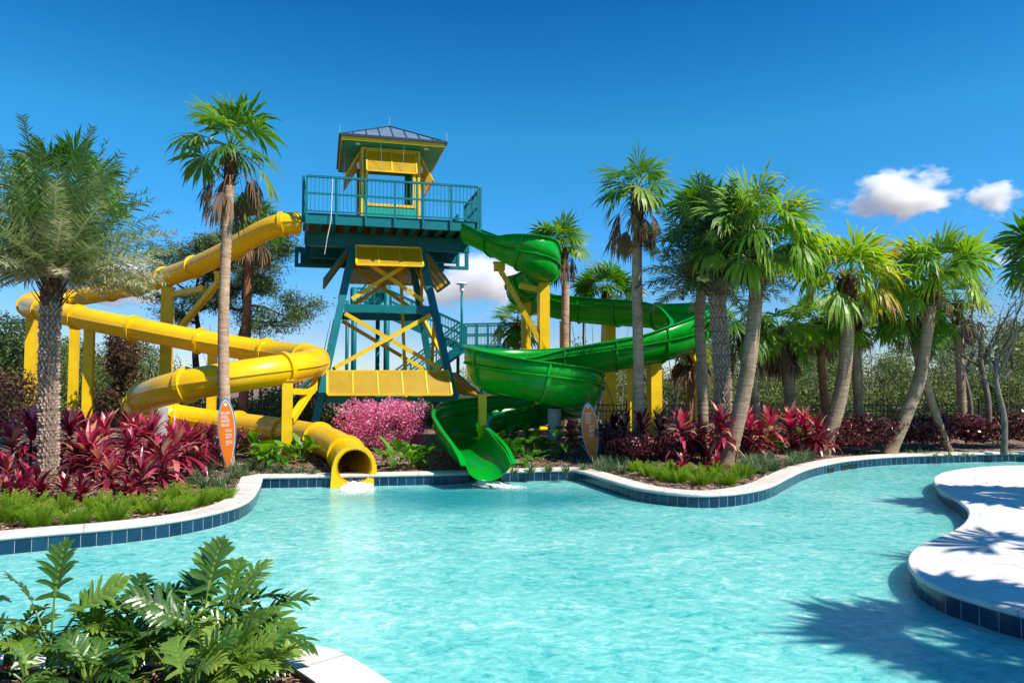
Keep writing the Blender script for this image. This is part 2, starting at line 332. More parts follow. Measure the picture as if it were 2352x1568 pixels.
def ground_mesh():
    gx = np.arange(-24, 24.1, 0.42); gy = np.arange(0.6, 37, 0.42)
    X, Y = np.meshgrid(gx, gy); X = X.ravel() + RNG.uniform(-.1, .1, X.size); Y = Y.ravel() + RNG.uniform(-.1, .1, Y.size)
    k = (segdist(X, Y, np.vstack([OUT, OUT[:1]])) > 0.14) & ~inside(X, Y, OUT); X, Y = X[k], Y[k]
    far = [(-2500, -300), (2500, -300), (2500, 3500), (-2500, 3500)]
    ring = [(x, y) for x in (-60, -35, 0, 35, 60) for y in (-20, 55, 120)] + [(-40, 15), (40, 15), (-40, 30), (40, 30)]
    nO = len(OUT); pts = [Vector(p) for p in OUT] + [Vector((a, b)) for a, b in zip(X, Y)] + [Vector(p) for p in far + ring]
    ed = [(i, (i + 1) % nO) for i in range(nO)]
    vs, es, fs, *_ = delaunay_2d_cdt(pts, ed, [], 0, 1e-5)
    V = np.array([tuple(v) for v in vs]); C = np.array([V[list(f)].mean(0) for f in fs])
    keep = ~inside(C[:, 0], C[:, 1], OUT)
    H = hgt_np(V[:, 0], V[:, 1]); m = MB(); m.smooth = True
    m.add(np.column_stack([V, H]), [f for f, q in zip(fs, keep) if q])
    return m
def mulch_mat():
    m = N('mulch'); c = m.coord('Object')
    v = m.n('TexVoronoi', Scale=26, Randomness=1.0); mp = m.n('Mapping'); mp.inputs['Scale'].default_value = (1, 0.45, 1)
    nz = m.n('TexNoise', Scale=7, Detail=3); m.l(c, nz.inputs['Vector']); vm = m.n('VectorMath', operation='MULTIPLY_ADD'); m.l(nz.outputs['Color'], vm.inputs[0]); vm.inputs[1].default_value = (0.3, 0.3, 0.3); m.l(c, vm.inputs[2])
    m.l(vm.outputs[0], mp.inputs['Vector']); m.l(mp.outputs[0], v.inputs['Vector'])
    sx = m.n('SeparateColor'); m.l(v.outputs['Color'], sx.inputs[0])
    big = m.noise(0.8, 4); ad = m.n('Math', operation='MULTIPLY_ADD'); m.l(big, ad.inputs[0]); ad.inputs[1].default_value = 0.5; m.l(sx.outputs[0], ad.inputs[2])
    m.l(m.ramp(ad.outputs[0], [(0.2, (0.035, 0.018, 0.012)), (0.6, (0.13, 0.07, 0.045)), (1.1 / 1.3, (0.26, 0.16, 0.11)), (1, (0.42, 0.30, 0.22))]), m.b.inputs['Base Color'])
    m.b.inputs['Roughness'].default_value = 0.9; m.b.inputs['Specular IOR Level'].default_value = 0.15
    m.bump(v.outputs['Distance'], 0.9, 0.04); return m.m
M['mulch'] = mulch_mat()
M['chips'] = leafmat('mulch_chips', [(0.0, (0.05, 0.025, 0.018)), (0.5, (0.19, 0.10, 0.065)), (0.85, (0.36, 0.22, 0.15)), (1, (0.5, 0.36, 0.26))], 0.0, 0.85, 0.1)
structure(ground_mesh().build('ground', 'mulch'))
def chips():
    m = MB(); out = []
    n = 60000; X = RNG.uniform(-9, 9, n); Y = RNG.uniform(6.8, 16.5, n); d = segdist(X, Y, FAR)
    k = (d > 0.36) & (d < 3.2) & ~inside(X, Y, OUT) & (RNG.uniform(size=n) < np.clip(10.5 / Y - 0.25, 0, 1)) & (Y > 7)
    X2 = RNG.uniform(-4.5, 0.4, 9000); Y2 = RNG.uniform(2.6, 4.7, 9000); d2 = segdist(X2, Y2, sN); k2 = (d2 > 0.37) & ~inside(X2, Y2, OUT)
    X = np.r_[X[k], X2[k2]]; Y = np.r_[Y[k], Y2[k2]]; Z = hgt_np(X, Y) + 0.012; n = len(X)
    a = RNG.uniform(0, math.pi, n); L = RNG.uniform(0.02, 0.06, n); w = RNG.uniform(0.006, 0.018, n); tl = RNG.normal(0, 0.25, (n, 2))
    ax = np.stack([np.cos(a), np.sin(a), tl[:, 0]], 1) * L[:, None]; bx = np.stack([-np.sin(a), np.cos(a), tl[:, 1]], 1) * w[:, None]
    C = np.stack([X, Y, Z], 1)
    V = np.stack([C - ax - bx, C + ax - bx, C + ax + bx, C - ax + bx], 1).reshape(-1, 3)
    m.npadd(V, np.arange(4 * n).reshape(n, 4), np.repeat(RNG.uniform(0, 1, n) ** 1.2, 4)); return m
stuff(chips().build('mulch_chips', 'chips'), 'scattered brown bark mulch chips covering the planting beds', 'mulch')

# ------------------------------------------------------------------ pool walls, coping, deck, water
def tile_mat():
    m = N('pool_tile'); uv = m.n('TexCoord'); b = m.n('TexBrick', Scale=1.0); b.offset = 0; b.squash = 1
    b.inputs['Brick Width'].default_value = 1; b.inputs['Row Height'].default_value = 1; b.inputs['Mortar Size'].default_value = 0.022; b.inputs['Mortar Smooth'].default_value = 0.3
    b.inputs['Color1'].default_value = (0.004, 0.028, 0.066, 1); b.inputs['Color2'].default_value = (0.010, 0.055, 0.105, 1); b.inputs['Mortar'].default_value = (0.30, 0.33, 0.35, 1); b.inputs['Bias'].default_value = -0.2
    m.l(uv.outputs['UV'], b.inputs['Vector']); nz = m.noise(9, 4); mx = m.n('Mix', data_type='RGBA', blend_type='MULTIPLY'); mx.inputs['Factor'].default_value = 0.6
    m.l(b.outputs['Color'], mx.inputs['A']); m.l(m.ramp(nz, [(0.3, (0.55, 0.6, 0.65)), (0.7, (1.2, 1.2, 1.15))]), mx.inputs['B']); m.l(mx.outputs['Result'], m.b.inputs['Base Color'])
    m.b.inputs['Roughness'].default_value = 0.18; m.bump(b.outputs['Fac'], -0.3, 0.005); return m.m
M['tile'] = tile_mat()
def coping_mat(name, c, joints):
    m = N(name); f = m.noise(5, 6, 0.65); f2 = m.noise(0.9, 4)
    mm = m.n('Math', operation='MULTIPLY_ADD'); m.l(f2, mm.inputs[0]); mm.inputs[1].default_value = 0.7; m.l(f, mm.inputs[2])
    col = m.ramp(mm.outputs[0], [(0.45, mix3(c, (0.3, 0.24, 0.2), 0.35)), (0.8, c), (1.0, mix3(c, (1, 1, 1), 0.2))])
    if joints:
        uv = m.n('TexCoord'); b = m.n('TexBrick', Scale=1.0); b.offset = joints[2]
        b.inputs['Brick Width'].default_value = joints[0]; b.inputs['Row Height'].default_value = joints[1]; b.inputs['Mortar Size'].default_value = 0.008
        b.inputs['Color1'].default_value = (1, 1, 1, 1); b.inputs['Color2'].default_value = (0.93, 0.92, 0.91, 1); b.inputs['Mortar'].default_value = (0.55, 0.52, 0.49, 1)
        m.l(uv.outputs[joints[3]], b.inputs['Vector']); mx = m.n('Mix', data_type='RGBA', blend_type='MULTIPLY'); mx.inputs['Factor'].default_value = 1
        m.l(col, mx.inputs['A']); m.l(b.outputs['Color'], mx.inputs['B']); col = mx.outputs['Result']
    m.l(col, m.b.inputs['Base Color']); m.b.inputs['Roughness'].default_value = 0.8; m.bump(m.noise(60, 3), 0.15, 0.005); return m.m
M['coping'] = coping_mat('coping_stone', (0.60, 0.54, 0.47), (0.9, 2.0, 0.0, 'UV'))
M['deckcoping'] = coping_mat('deck_coping_stone', (0.68, 0.63, 0.575), (0.9, 2.0, 0.0, 'UV'))
M['paver'] = coping_mat('deck_paver', (0.70, 0.675, 0.64), (0.8, 0.4, 0.5, 'Object'))
def normals2(L):
    t = np.gradient(L, axis=0); t /= np.linalg.norm(t, axis=1)[:, None] + 1e-9; return np.stack([-t[:, 1], t[:, 0]], 1)
def strip(line, prof, uscale, vscale, step=0.06):
    """sweep a (offset, z) profile along a 2-D line"""
    L, q = resample(line, step); n = normals2(L); m = MB(); k = len(prof); uv = []; vs = []
    acc = np.r_[0, np.cumsum([math.dist(prof[i], prof[i + 1]) for i in range(k - 1)])]
    for i in range(len(L)):
        for j, (o, z) in enumerate(prof):
            vs.append((L[i, 0] + n[i, 0] * o, L[i, 1] + n[i, 1] * o, z)); uv.append((q[i] / uscale, (z if vscale < 0 else acc[j]) / abs(vscale)))
    fs = [(i * k + j, (i + 1) * k + j, (i + 1) * k + j + 1, i * k + j + 1) for i in range(len(L) - 1) for j in range(k - 1)]
    m.add(vs, fs); m.uv = uv; return m
WALL = [(0.0, -0.35), (0.0, 0.172)]
NOSE = [(0.01, 0.172), (-0.018, 0.172), (-0.026, 0.185), (-0.024, 0.205), (-0.012, 0.217), (0.01, 0.221), (0.345, 0.221), (0.355, 0.21), (0.355, 0.10)]
sBd = resample(sB, .02)[0]; xl, xr = (1078 - PX0) / FPX * 13.75, (1150 - PX0) / FPX * 13.75
for ln in (sA, sBd[sBd[:, 0] < xl], sBd[sBd[:, 0] > xr]): structure(strip(ln, WALL, 0.163, -0.163).build('pool_wall', 'tile'))
for ln in (sD, sN): structure(strip(ln, WALL, 0.163, -0.163).build('pool_wall', 'tile'))
cj = np.vstack([sA[:-1], sB])
xl, xr = (1078 - PX0) / FPX * 13.75, (1150 - PX0) / FPX * 13.75      # the coping stops at the green slide mouth
kf = cj[:, 1] > 12; cd_ = resample(cj, .02)[0]
structure(strip(cd_[(cd_[:, 0] < xl)], NOSE, 1, 1).build('coping', 'coping')); structure(strip(cd_[(cd_[:, 0] > xr)], NOSE, 1, 1).build('coping', 'coping'))
structure(strip(sN, NOSE, 1, 1).build('coping', 'deckcoping'))
structure(strip(sD, NOSE, 1, 1).build('coping', 'deckcoping'))
dn = sD + normals2(sD) * 0.352
dm = MB(); dpoly = [(x, y, 0.217) for x, y in dn] + [(30, 3.2, 0.217), (30, 16.2, 0.217)]
bmx = bmesh.new(); bmesh.ops.triangle_fill
vsx = [bmx.verts.new(p) for p in dpoly]; bmx.faces.new(vsx); bmesh.ops.triangulate(bmx, faces=bmx.faces[:]); bmx.verts.index_update()
dm.add([v.co[:] for v in bmx.verts], [tuple(v.index for v in f.verts) for f in bmx.faces]); bmx.free()
structure(dm.build('pool_deck', 'paver'))
# dark edging between coping and mulch of the near planter
structure(strip(sN, [(0.357, 0.19), (0.357, 0.235), (0.372, 0.235), (0.372, 0.17)], 1, 1).build('planter_edging', 'black'))

def water_mat():
    m = N('pool_water'); geo = m.n('NewGeometry'); pos = geo.outputs['Position']
    mp = m.n('Mapping'); mp.inputs['Scale'].default_value = (1, 1.25, 1); mp.inputs['Rotation'].default_value = (0, 0, R(14)); m.l(pos, mp.inputs['Vector']); v = mp.outputs[0]
    n1 = m.n('TexNoise', Scale=2.4, Detail=7, Roughness=0.66, Distortion=1.6); m.l(v, n1.inputs['Vector'])
    n2 = m.n('TexNoise', Scale=9.0, Detail=6, Roughness=0.6, Distortion=0.9); m.l(v, n2.inputs['Vector'])
    n3 = m.n('TexNoise', Scale=0.35, Detail=3, Roughness=0.5); m.l(v, n3.inputs['Vector'])
    a = m.n('Math', operation='MULTIPLY_ADD'); m.l(n1.outputs['Fac'], a.inputs[0]); a.inputs[1].default_value = 0.9; m.l(n2.outputs['Fac'], a.inputs[2])
    a2 = m.n('Math', operation='MULTIPLY_ADD'); m.l(n3.outputs['Fac'], a2.inputs[0]); a2.inputs[1].default_value = 0.7; m.l(a.outputs[0], a2.inputs[2])
    dv = m.n('Math', operation='DIVIDE'); m.l(a2.outputs[0], dv.inputs[0]); dv.inputs[1].default_value = 2.6
    col = m.ramp(dv.outputs[0], [(0.38, (0.03, 0.37, 0.36)), (0.45, (0.12, 0.52, 0.475)), (0.54, (0.24, 0.65, 0.585)), (0.62, (0.55, 0.80, 0.73))])
    # shadow on the water by the slide mouths, painted into the base colour
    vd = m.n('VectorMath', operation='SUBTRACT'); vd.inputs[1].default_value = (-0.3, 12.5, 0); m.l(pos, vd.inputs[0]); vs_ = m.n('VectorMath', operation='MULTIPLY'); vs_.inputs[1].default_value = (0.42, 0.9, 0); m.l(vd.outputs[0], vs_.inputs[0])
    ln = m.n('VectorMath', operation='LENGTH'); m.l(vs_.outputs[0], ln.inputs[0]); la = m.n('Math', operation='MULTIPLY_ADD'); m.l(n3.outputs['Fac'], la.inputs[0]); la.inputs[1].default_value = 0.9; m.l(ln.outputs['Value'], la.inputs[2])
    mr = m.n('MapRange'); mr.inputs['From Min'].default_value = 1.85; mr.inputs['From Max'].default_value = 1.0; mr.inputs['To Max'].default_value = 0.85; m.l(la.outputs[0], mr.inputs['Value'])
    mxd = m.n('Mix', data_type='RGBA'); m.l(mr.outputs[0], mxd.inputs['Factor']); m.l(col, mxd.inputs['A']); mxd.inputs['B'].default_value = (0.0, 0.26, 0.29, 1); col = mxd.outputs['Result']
    m.b.subsurface_method = 'BURLEY'; m.b.inputs['Subsurface Weight'].default_value = 0.5; m.b.inputs['Subsurface Radius'].default_value = (0.12, 1.0, 1.1); m.b.inputs['Subsurface Scale'].default_value = 0.4
    m.l(col, m.b.inputs['Base Color']); m.b.inputs['Roughness'].default_value = 0.06; m.b.inputs['IOR'].default_value = 1.33; m.b.inputs['Specular IOR Level'].default_value = 0.5
    m.bump(a.outputs[0], 0.45, 0.04); return m.m
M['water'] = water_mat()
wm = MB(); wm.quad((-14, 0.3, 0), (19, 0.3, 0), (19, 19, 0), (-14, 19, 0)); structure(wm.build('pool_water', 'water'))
def foam_mat():
    m = N('foam'); m.b.inputs['Base Color'].default_value = (0.86, 0.92, 0.92, 1); m.b.inputs['Roughness'].default_value = 0.45
    a = m.n('Attribute'); a.attribute_name = 'tint'; n = m.noise(16, 6, 0.7, dist=1.0)
    ad = m.n('Math', operation='ADD'); m.l(a.outputs['Fac'], ad.inputs[0]); m.l(n, ad.inputs[1])
    r = m.n('MapRange'); r.inputs['From Min'].default_value = 0.68; r.inputs['From Max'].default_value = 1.0; m.l(ad.outputs[0], r.inputs['Value'])
    tr = m.n('BsdfTransparent'); mx = m.n('MixShader'); m.l(r.outputs[0], mx.inputs['Fac']); m.l(tr.outputs[0], mx.inputs[1]); m.l(m.b.outputs[0], mx.inputs[2]); m.l(mx.outputs[0], m.out.inputs['Surface'])
    return m.m
M['foam'] = foam_mat()
def splash(px, py, dirx, diry, L, wid, seed):
    rr = np.random.default_rng(seed); c = G(px, py, 0.0); m = MB(); d = Vector((dirx, diry, 0)).normalized(); s = Vector((-d.y, d.x, 0)); nu, nv = 90, 44; vs = []; tt = []
    ph = rr.uniform(0, 6, 8)
    for i in range(nu + 1):
        t = i / nu
        for j in range(nv + 1):
            u = j / nv * 2 - 1; w = wid * (1.0 + 1.3 * t) * 1.6; env = max(0, (1 - abs(u) ** 1.7)) * min(1, t * 9 + .35) * (1 - t) ** .6
            h = sum(math.sin(t * L * f + u * w * f * 1.3 + ph[k]) for k, f in enumerate((14, 23, 37, 61))) / 4
            z = .012 + env * (.075 * math.exp(-((t - .22) / .22) ** 2) + .03) * (1 + .8 * h) + rr.normal() * .006 * env
            vs.append(c + d * (t * L) + s * (u * w) + Vector((0, 0, max(.006, z)))); tt.append(min(1, env * 1.0) * .78 - .08)
    k = nv + 1; m.add(vs, [(i * k + j, i * k + j + 1, (i + 1) * k + j + 1, (i + 1) * k + j) for i in range(nu) for j in range(nv)], tt)
    for i in range(260):
        t = rr.uniform() ** 1.5; p = c + d * (t * L * .8) + s * rr.normal() * wid * .8 + Vector((0, 0, abs(rr.normal()) * .07 * (1 - t) + .01)); r = rr.uniform(.003, .008)
        m.add([p + Vector((r, 0, 0)), p + Vector((0, r, 0)), p - Vector((r, 0, 0)), p - Vector((0, r, 0)), p + Vector((0, 0, r)), p - Vector((0, 0, r))], [(0, 1, 4), (1, 2, 4), (2, 3, 4), (3, 0, 4), (1, 0, 5), (2, 1, 5), (3, 2, 5), (0, 3, 5)], 1.0)
    m.smooth = True; return m
# ------------------------------------------------------------------ slides
def frames(C):
    T = np.gradient(C, axis=0); T /= np.linalg.norm(T, axis=1)[:, None]
    S = np.cross(T, [0, 0, 1.0]); S /= np.linalg.norm(S, axis=1)[:, None]; U = np.cross(S, T); return T, S, U
# --- yellow tube
YT = thing('tube_slide', 'winding closed yellow tube slide running from the tower deck down to the pool', 'slide', (-8, 18, 0))
ypts = [(700, 514, 21.9), (665, 512, 21.6), (635, 517, 21.7), (590, 538, 22.0), (535, 571, 22.5), (490, 594, 23.0), (435, 618, 23.8), (380, 637, 24.8), (310, 658, 26.2), (240, 672, 27.6), (170, 684, 28.0), (105, 690, 27.2), (70, 697, 25.6), (72, 705, 23.9), (110, 713, 22.7), (165, 725, 22.0), (240, 741, 21.6), (330, 758, 21.3), (420, 776, 21.1), (510, 792, 21.1), (590, 804, 21.1), (660, 813, 20.6), (708, 822, 19.4), (722, 830, 18.0), (705, 838, 16.7), (650, 848, 15.8), (570, 860, 15.3), (490, 873, 15.1), (410, 888, 15.2), (352, 905, 15.8), (322, 922, 17.0), (320, 935, 18.4), (350, 945, 19.5), (410, 957, 19.9), (480, 968, 19.7), (560, 978, 19.2), (630, 988, 18.4), (690, 998, 17.4), (740, 1010, 16.3), (778, 1028, 15.3), (800, 1048, 14.5), (812, 1066, 13.9), (816, 1074, 13.55)]
yc = catmull([P(*p) for p in ypts], 10)
YR = 0.315
yC, yq = resample(yc, 0.09); k = np.array([1, 2, 3, 2, 1.0]) / 9
for _ in range(8):
    pad = np.vstack([yC[:1]] * 2 + [yC] + [yC[-1:]] * 2); yC = sum(k[i] * pad[i:i + len(yC)] for i in range(5))
yT, yS, yU = frames(yC)
def sweep_ring(C, S, U, i0, i1, r0, r1, n=28):
    m = MB(); vs = []
    for i in (i0, i1):
        for r in (r0, r1):
            for k in range(n):
                a = 2 * math.pi * k / n; vs.append(C[i] + S[i] * math.sin(a) * r - U[i] * math.cos(a) * r)
    q = lambda a, b: [(a * n + k, a * n + (k + 1) % n, b * n + (k + 1) % n, b * n + k) for k in range(n)]
    m.add(vs, q(1, 0) + q(0, 2) + q(2, 3) + q(3, 1)); return m
def tube_body():
    n = 32; m = MB(); m.smooth = True
    vs = [yC[i] + yS[i] * math.sin(2 * math.pi * k / n) * YR - yU[i] * math.cos(2 * math.pi * k / n) * YR for i in range(len(yC)) for k in range(n)]
    m.add(vs, [(i * n + k, i * n + (k + 1) % n, (i + 1) * n + (k + 1) % n, (i + 1) * n + k) for i in range(len(yC) - 1) for k in range(n)]); return m
tube_body().build('tube', 'yellow', YT, solid=0.02)
sm = MB()
for sg in (-1, 1):           # longitudinal bolted seam flanges
    pr = [(YR, 0.012), (YR + 0.038, 0.012), (YR + 0.038, -0.012), (YR, -0.012)]
    vs = [yC[i] + yS[i] * sg * a + yU[i] * b for i in range(len(yC)) for a, b in pr]
    sm.add(vs, [(i * 4 + j, i * 4 + j + 1, (i + 1) * 4 + j + 1, (i + 1) * 4 + j) for i in range(len(yC) - 1) for j in range(3)])
sm.build('seam', 'yellow', YT)
L = yq[-1]; nfl = 25
for j in range(nfl):
    i = int((j + 0.35) / nfl * len(yC)); sweep_ring(yC, yS, yU, i, min(i + 1, len(yC) - 1), YR + 0.005, YR + 0.068).build('joint_flange', 'yellow', YT, smooth=False)
ex = MB(); e = len(yC) - 1       # exit mouth: flared collar with squared feet
sweep_ring(yC, yS, yU, e - 3, e, YR - 0.012, YR + 0.075).build('exit_collar', 'yellow', YT)
c = Vector(yC[e]); fs_ = Vector((yS[e][0], yS[e][1], 0)).normalized(); ft = Vector((yT[e][0], yT[e][1], 0)).normalized()
zb = -0.06
for sg in (-1, 1):
    o = []; nst = 10
    for i in range(nst + 1):
        a = math.pi / 2 * i / nst * 1.0
        o.append((sg * math.sin(a) * (YR + 0.01), -math.cos(a) * (YR + 0.01)))
    poly = [(sg * (YR + 0.085), 0.02)] + [(sg * (YR + 0.12), zb - c.z), (0, zb - c.z)] + o
    m = MB(); f = [c + fs_ * a + Vector((0, 0, b)) + ft * 0.012 for a, b in poly]; b2 = [p - ft * 0.14 for p in f]; kk = len(poly)
    idx = list(range(kk)); fl = []
    # triangulated fan between the arc and the square foot
    arc = list(range(3, kk)); fl += [(0, arc[-1], arc[-2])] ; fl += [(1, 0, arc[len(arc) // 2])] + [(0, arc[i + 1], arc[i]) for i in range(len(arc) // 2, len(arc) - 2)] + [(1, arc[i + 1], arc[i]) for i in range(0, len(arc) // 2)] + [(2, 1, arc[0])]
    m.add(f + b2, fl + [tuple(x + kk for x in reversed(t)) for t in fl] + [(i, (i + 1) % kk, (i + 1) % kk + kk, i + kk) for i in range(kk)]); m.build('exit_foot', 'yellow', YT)
def post(parent, px, ytop, d, w, zt=None, mat='ysteel', name='support_post', rot=0.0):
    t = P(px, ytop, d); g = hgt(t.x, t.y) - 0.1; t.z = zt or t.z; m = MB()
    rz = Matrix.Rotation(R(14.5 + rot), 3, 'Z'); b = Vector((t.x, t.y, g))
    m.box((b + t) / 2, (w, w, t.z - g), rz)
    m.box(b + Vector((0, 0, 0.13)), (w + 0.18, w + 0.18, 0.03), rz); m.box(t - Vector((0, 0, 0.012)), (w + 0.05, w + 0.05, 0.025), rz)
    return m.build(name, mat, parent), t
def arm(parent, pts, w, mat='ysteel', name='support_arm'):
    m = MB()
    for a, b in pts: m.beam(a, b, w, w)
    return m.build(name, mat, parent)
def saddle(parent, p, r, mat='ysteel'):
    p = Vector(p); m = MB(); rz = Matrix.Rotation(R(14.5), 3, 'Z')
    m.box(p + Vector((0, 0, -0.1)), (0.28, 0.28, 0.22), rz); m.box(p + Vector((0, 0, 0.03)), (0.36, 0.2, 0.05), rz); return m.build('saddle', mat, parent)
for px, yt, d, w in [(75, 728, 25.4, 0.32), (172, 752, 24.6, 0.25), (206, 752, 21.9, 0.25), (386, 660, 24.6, 0.36), (488, 812, 21.2, 0.24), (661, 872, 15.75, 0.21)]:
    post(YT, px, yt, d, w)
# bracket of the tall post under the upper run
a, b = P(415, 752, 24.2), P(500, 650, 23.2); tp = P(503, 622, 23.1)
arm(YT, [(a, b), (P(396, 676, 24.5), P(470, 662, 23.5)), (b, tp)], 0.17)
saddle(YT, P(505, 628, 23.1), YR)
a, b = P(668, 965, 15.7), P(710, 902, 16.7)
arm(YT, [(a, b), (P(668, 898, 15.75), P(706, 900, 16.6)), (b, P(722, 890, 17.4)), (P(722, 892, 17.5), P(724, 862, 17.8))], 0.13)
def pedestal(parent, px, ytop, d, r):
    t = P(px, ytop, d); g = hgt(t.x, t.y) - 0.15; m = MB(); m.smooth = False
    m.tube([(t.x, t.y, g), (t.x, t.y, t.z - 0.02), (t.x, t.y, t.z)], [r, r, r * 0.95], 20); return m.build('pedestal', 'concrete', parent)
pedestal(YT, 370, 934, 17.6, 0.15)

# --- green flume
GT = thing('flume_slide', 'winding open green flume slide running from the tower deck down to the pool', 'slide', (0.5, 18, 0))
# px, py, depth, left wall, right wall, arc half-angle
gp = [(1072, 522, 22.6, .12, .12, 90), (1120, 543, 22.2, .12, .14, 90), (1165, 566, 21.6, .1, .3, 92), (1205, 584, 21.0, .05, .72, 95), (1236, 602, 21.1, 0, .85, 97), (1246, 622, 22.0, 0, .5, 97), (1220, 640, 22.9, .05, .4, 95), (1198, 654, 23.6, .3, .2, 92), (1202, 672, 24.5, .45, .05, 95), (1240, 688, 25.2, .4, .1, 92),
      (1310, 701, 25.2, .25, .25, 90), (1380, 707, 24.9, .25, .25, 90), (1450, 711, 24.4, .25, .25, 90), (1520, 716, 23.9, .3, .2, 90), (1573, 727, 23.1, .45, .05, 92), (1592, 744, 21.8, .5, 0, 95), (1577, 762, 20.6, .5, 0, 95), (1530, 779, 19.9, .4, .1, 92), (1465, 793, 19.6, .25, .25, 90), (1390, 806, 19.5, .2, .25, 90), (1310, 818, 19.5, .2, .25, 90),
      (1225, 828, 19.4, .1, .3, 90), (1160, 832, 19.0, .05, .35, 92), (1126, 835, 18.0, 0, .4, 95), (1137, 843, 16.9, 0, .38, 95), (1190, 853, 16.3, 0, .3, 92), (1250, 866, 16.2, 0, .28, 92), (1305, 879, 16.6, 0, .28, 92), (1328, 893, 17.6, 0, .3, 92), (1308, 908, 18.6, .02, .3, 92), (1250, 924, 19.0, .05, .3, 90), (1185, 938, 18.8, .05, .33, 90), (1120, 951, 18.3, .05, .36, 92), (1072, 963, 17.5, .02, .36, 92), (1056, 978, 16.5, 0, .28, 90), (1068, 990, 15.5, 0, .18, 88), (1081, 1004, 14.75, .02, .12, 87), (1097, 1018, 14.15, .04, .06, 84), (1114, 1034, 13.65, .02, .02, 80), (1128, 1068, 13.2, 0, 0, 76)]
GR0 = GR = 0.56
gsc = [.84] * 9 + [.9, .96] + [1.0] * (len(gp) - 18) + [.99, .95, .9, .85, .80, .77, .75]
gw = np.array([list(P(a, b, d)) + [l * (.7 if q < 9 else 1), r * (.7 if q < 9 else 1), th, gsc[q]] for q, (a, b, d, l, r, th) in enumerate(gp)])
gA, gq = resample(catmull(gw, 10), 0.09)
for _ in range(6):
    pad = np.vstack([gA[:1]] * 2 + [gA] + [gA[-1:]] * 2); gA = sum(k[i] * pad[i:i + len(gA)] for i in range(5))
gC = gA[:, :3]; gT, gS, gU = frames(gC)
def gprof(i):
    l, r, th, sc_ = gA[i, 3:]; GR = GR0 * sc_; th = R(th); pr = []
    n = 16
    for q in range(n + 1):
        a = -th + 2 * th * q / n; pr.append((math.sin(a) * GR, -math.cos(a) * GR))
    left = [(-math.sin(th) * GR - 0.05, -math.cos(th) * GR), (-math.sin(th) * GR - 0.05, -math.cos(th) * GR + l * 0.5), (-math.sin(th) * GR - 0.04, -math.cos(th) * GR + l)]
    right = [(math.sin(th) * GR + 0.05, -math.cos(th) * GR), (math.sin(th) * GR + 0.05, -math.cos(th) * GR + r * 0.5), (math.sin(th) * GR + 0.04, -math.cos(th) * GR + r)]
    return left[::-1] + pr + right
pf = [gprof(i) for i in range(len(gC))]; kk = len(pf[0])
def gpt(i, a, b): return gC[i] + gS[i] * a + gU[i] * b
m = MB(); m.smooth = True
m.add([gpt(i, a, b) for i in range(len(gC)) for a, b in pf[i]], [(i * kk + j, i * kk + j + 1, (i + 1) * kk + j + 1, (i + 1) * kk + j) for i in range(len(gC) - 1) for j in range(kk - 1)])
m.build('trough', 'green', GT, solid=0.016)
# rims and the ledge flange where the side walls are bolted on
m = MB()
for sg, je, jl in ((-1, 0, 3), (1, kk - 1, kk - 4)):
    for j, ww in ((je, 0.06), (jl, 0.085)):
        vs = []
        for i in range(len(gC)):
            a, b = pf[i][j]; vs += [gpt(i, a - sg * .012, b + .014), gpt(i, a + sg * ww, b + .014), gpt(i, a + sg * ww, b - .014), gpt(i, a - sg * .012, b - .014)]
        m.add(vs, [(i * 4 + p, i * 4 + (p + 1) % 4, (i + 1) * 4 + (p + 1) % 4, (i + 1) * 4 + p) for i in range(len(gC) - 1) for p in range(4)])
m.build('rim', 'green', GT)
ngf = 27
for j in range(1, ngf):
    i = int(j / ngf * (len(gC) - 3)); m = MB(); vs = []
    th = R(gA[i, 5]); GR = GR0 * gA[i, 6]; nn = 18
    for ii in (i, i + 0.55):
        i0 = int(ii); fr = ii - i0
        for q in range(nn + 1):
            a = -th + 2 * th * q / nn
            for r in (GR + 0.008, GR + 0.06):
                p = gpt(i0, math.sin(a) * r, -math.cos(a) * r) * (1 - fr) + gpt(i0 + 1, math.sin(a) * r, -math.cos(a) * r) * fr; vs.append(p)
    h = 2 * (nn + 1); fs = []
    for q in range(nn):
        a0, a1, b0, b1 = 2 * q, 2 * q + 1, 2 * q + 2, 2 * q + 3
        fs += [(a0, a1, b1, b0), (a0 + h, b0 + h, b1 + h, a1 + h), (a1, a1 + h, b1 + h, b1)]
    m.add(vs, fs)
    for sg, je in ((-1, 0), (1, kk - 1)):
        a, b = pf[i][je]; a1, b1 = pf[i][3 if sg < 0 else kk - 4]
        if abs(b - b1) > 0.08: m.beam(gpt(i, a + sg * .02, b), gpt(i, a1 + sg * .07, b1), 0.04, 0.05, up=tuple(gT[i]))
    m.build('joint_flange', 'green', GT)
for px, yt, d, w in [(1248, 650, 21.7, 0.3), (1208, 694, 24.2, 0.26), (1298, 738, 25.3, 0.3), (1398, 738, 24.9, 0.36), (1451, 832, 20.0, 0.2), (1502, 822, 19.8, 0.31), (1108, 905, 16.6, 0.16), (1602, 830, 21.2, 0.11)]:
    post(GT, px, yt, d, w)
arm(GT, [(P(1250, 800, 21.6), P(1154, 628, 21.7)), (P(1154, 632, 21.7), P(1147, 612, 21.7)), (P(1192, 656, 21.7), P(1240, 666, 21.7))], 0.15)
saddle(GT, P(1147, 606, 21.7), 0.3)
arm(GT, [(P(1603, 838, 21.2), P(1570, 772, 20.9)), (P(1570, 774, 20.9), P(1564, 752, 20.7))], 0.13)
pedestal(GT, 1273, 938, 17.0, 0.155)
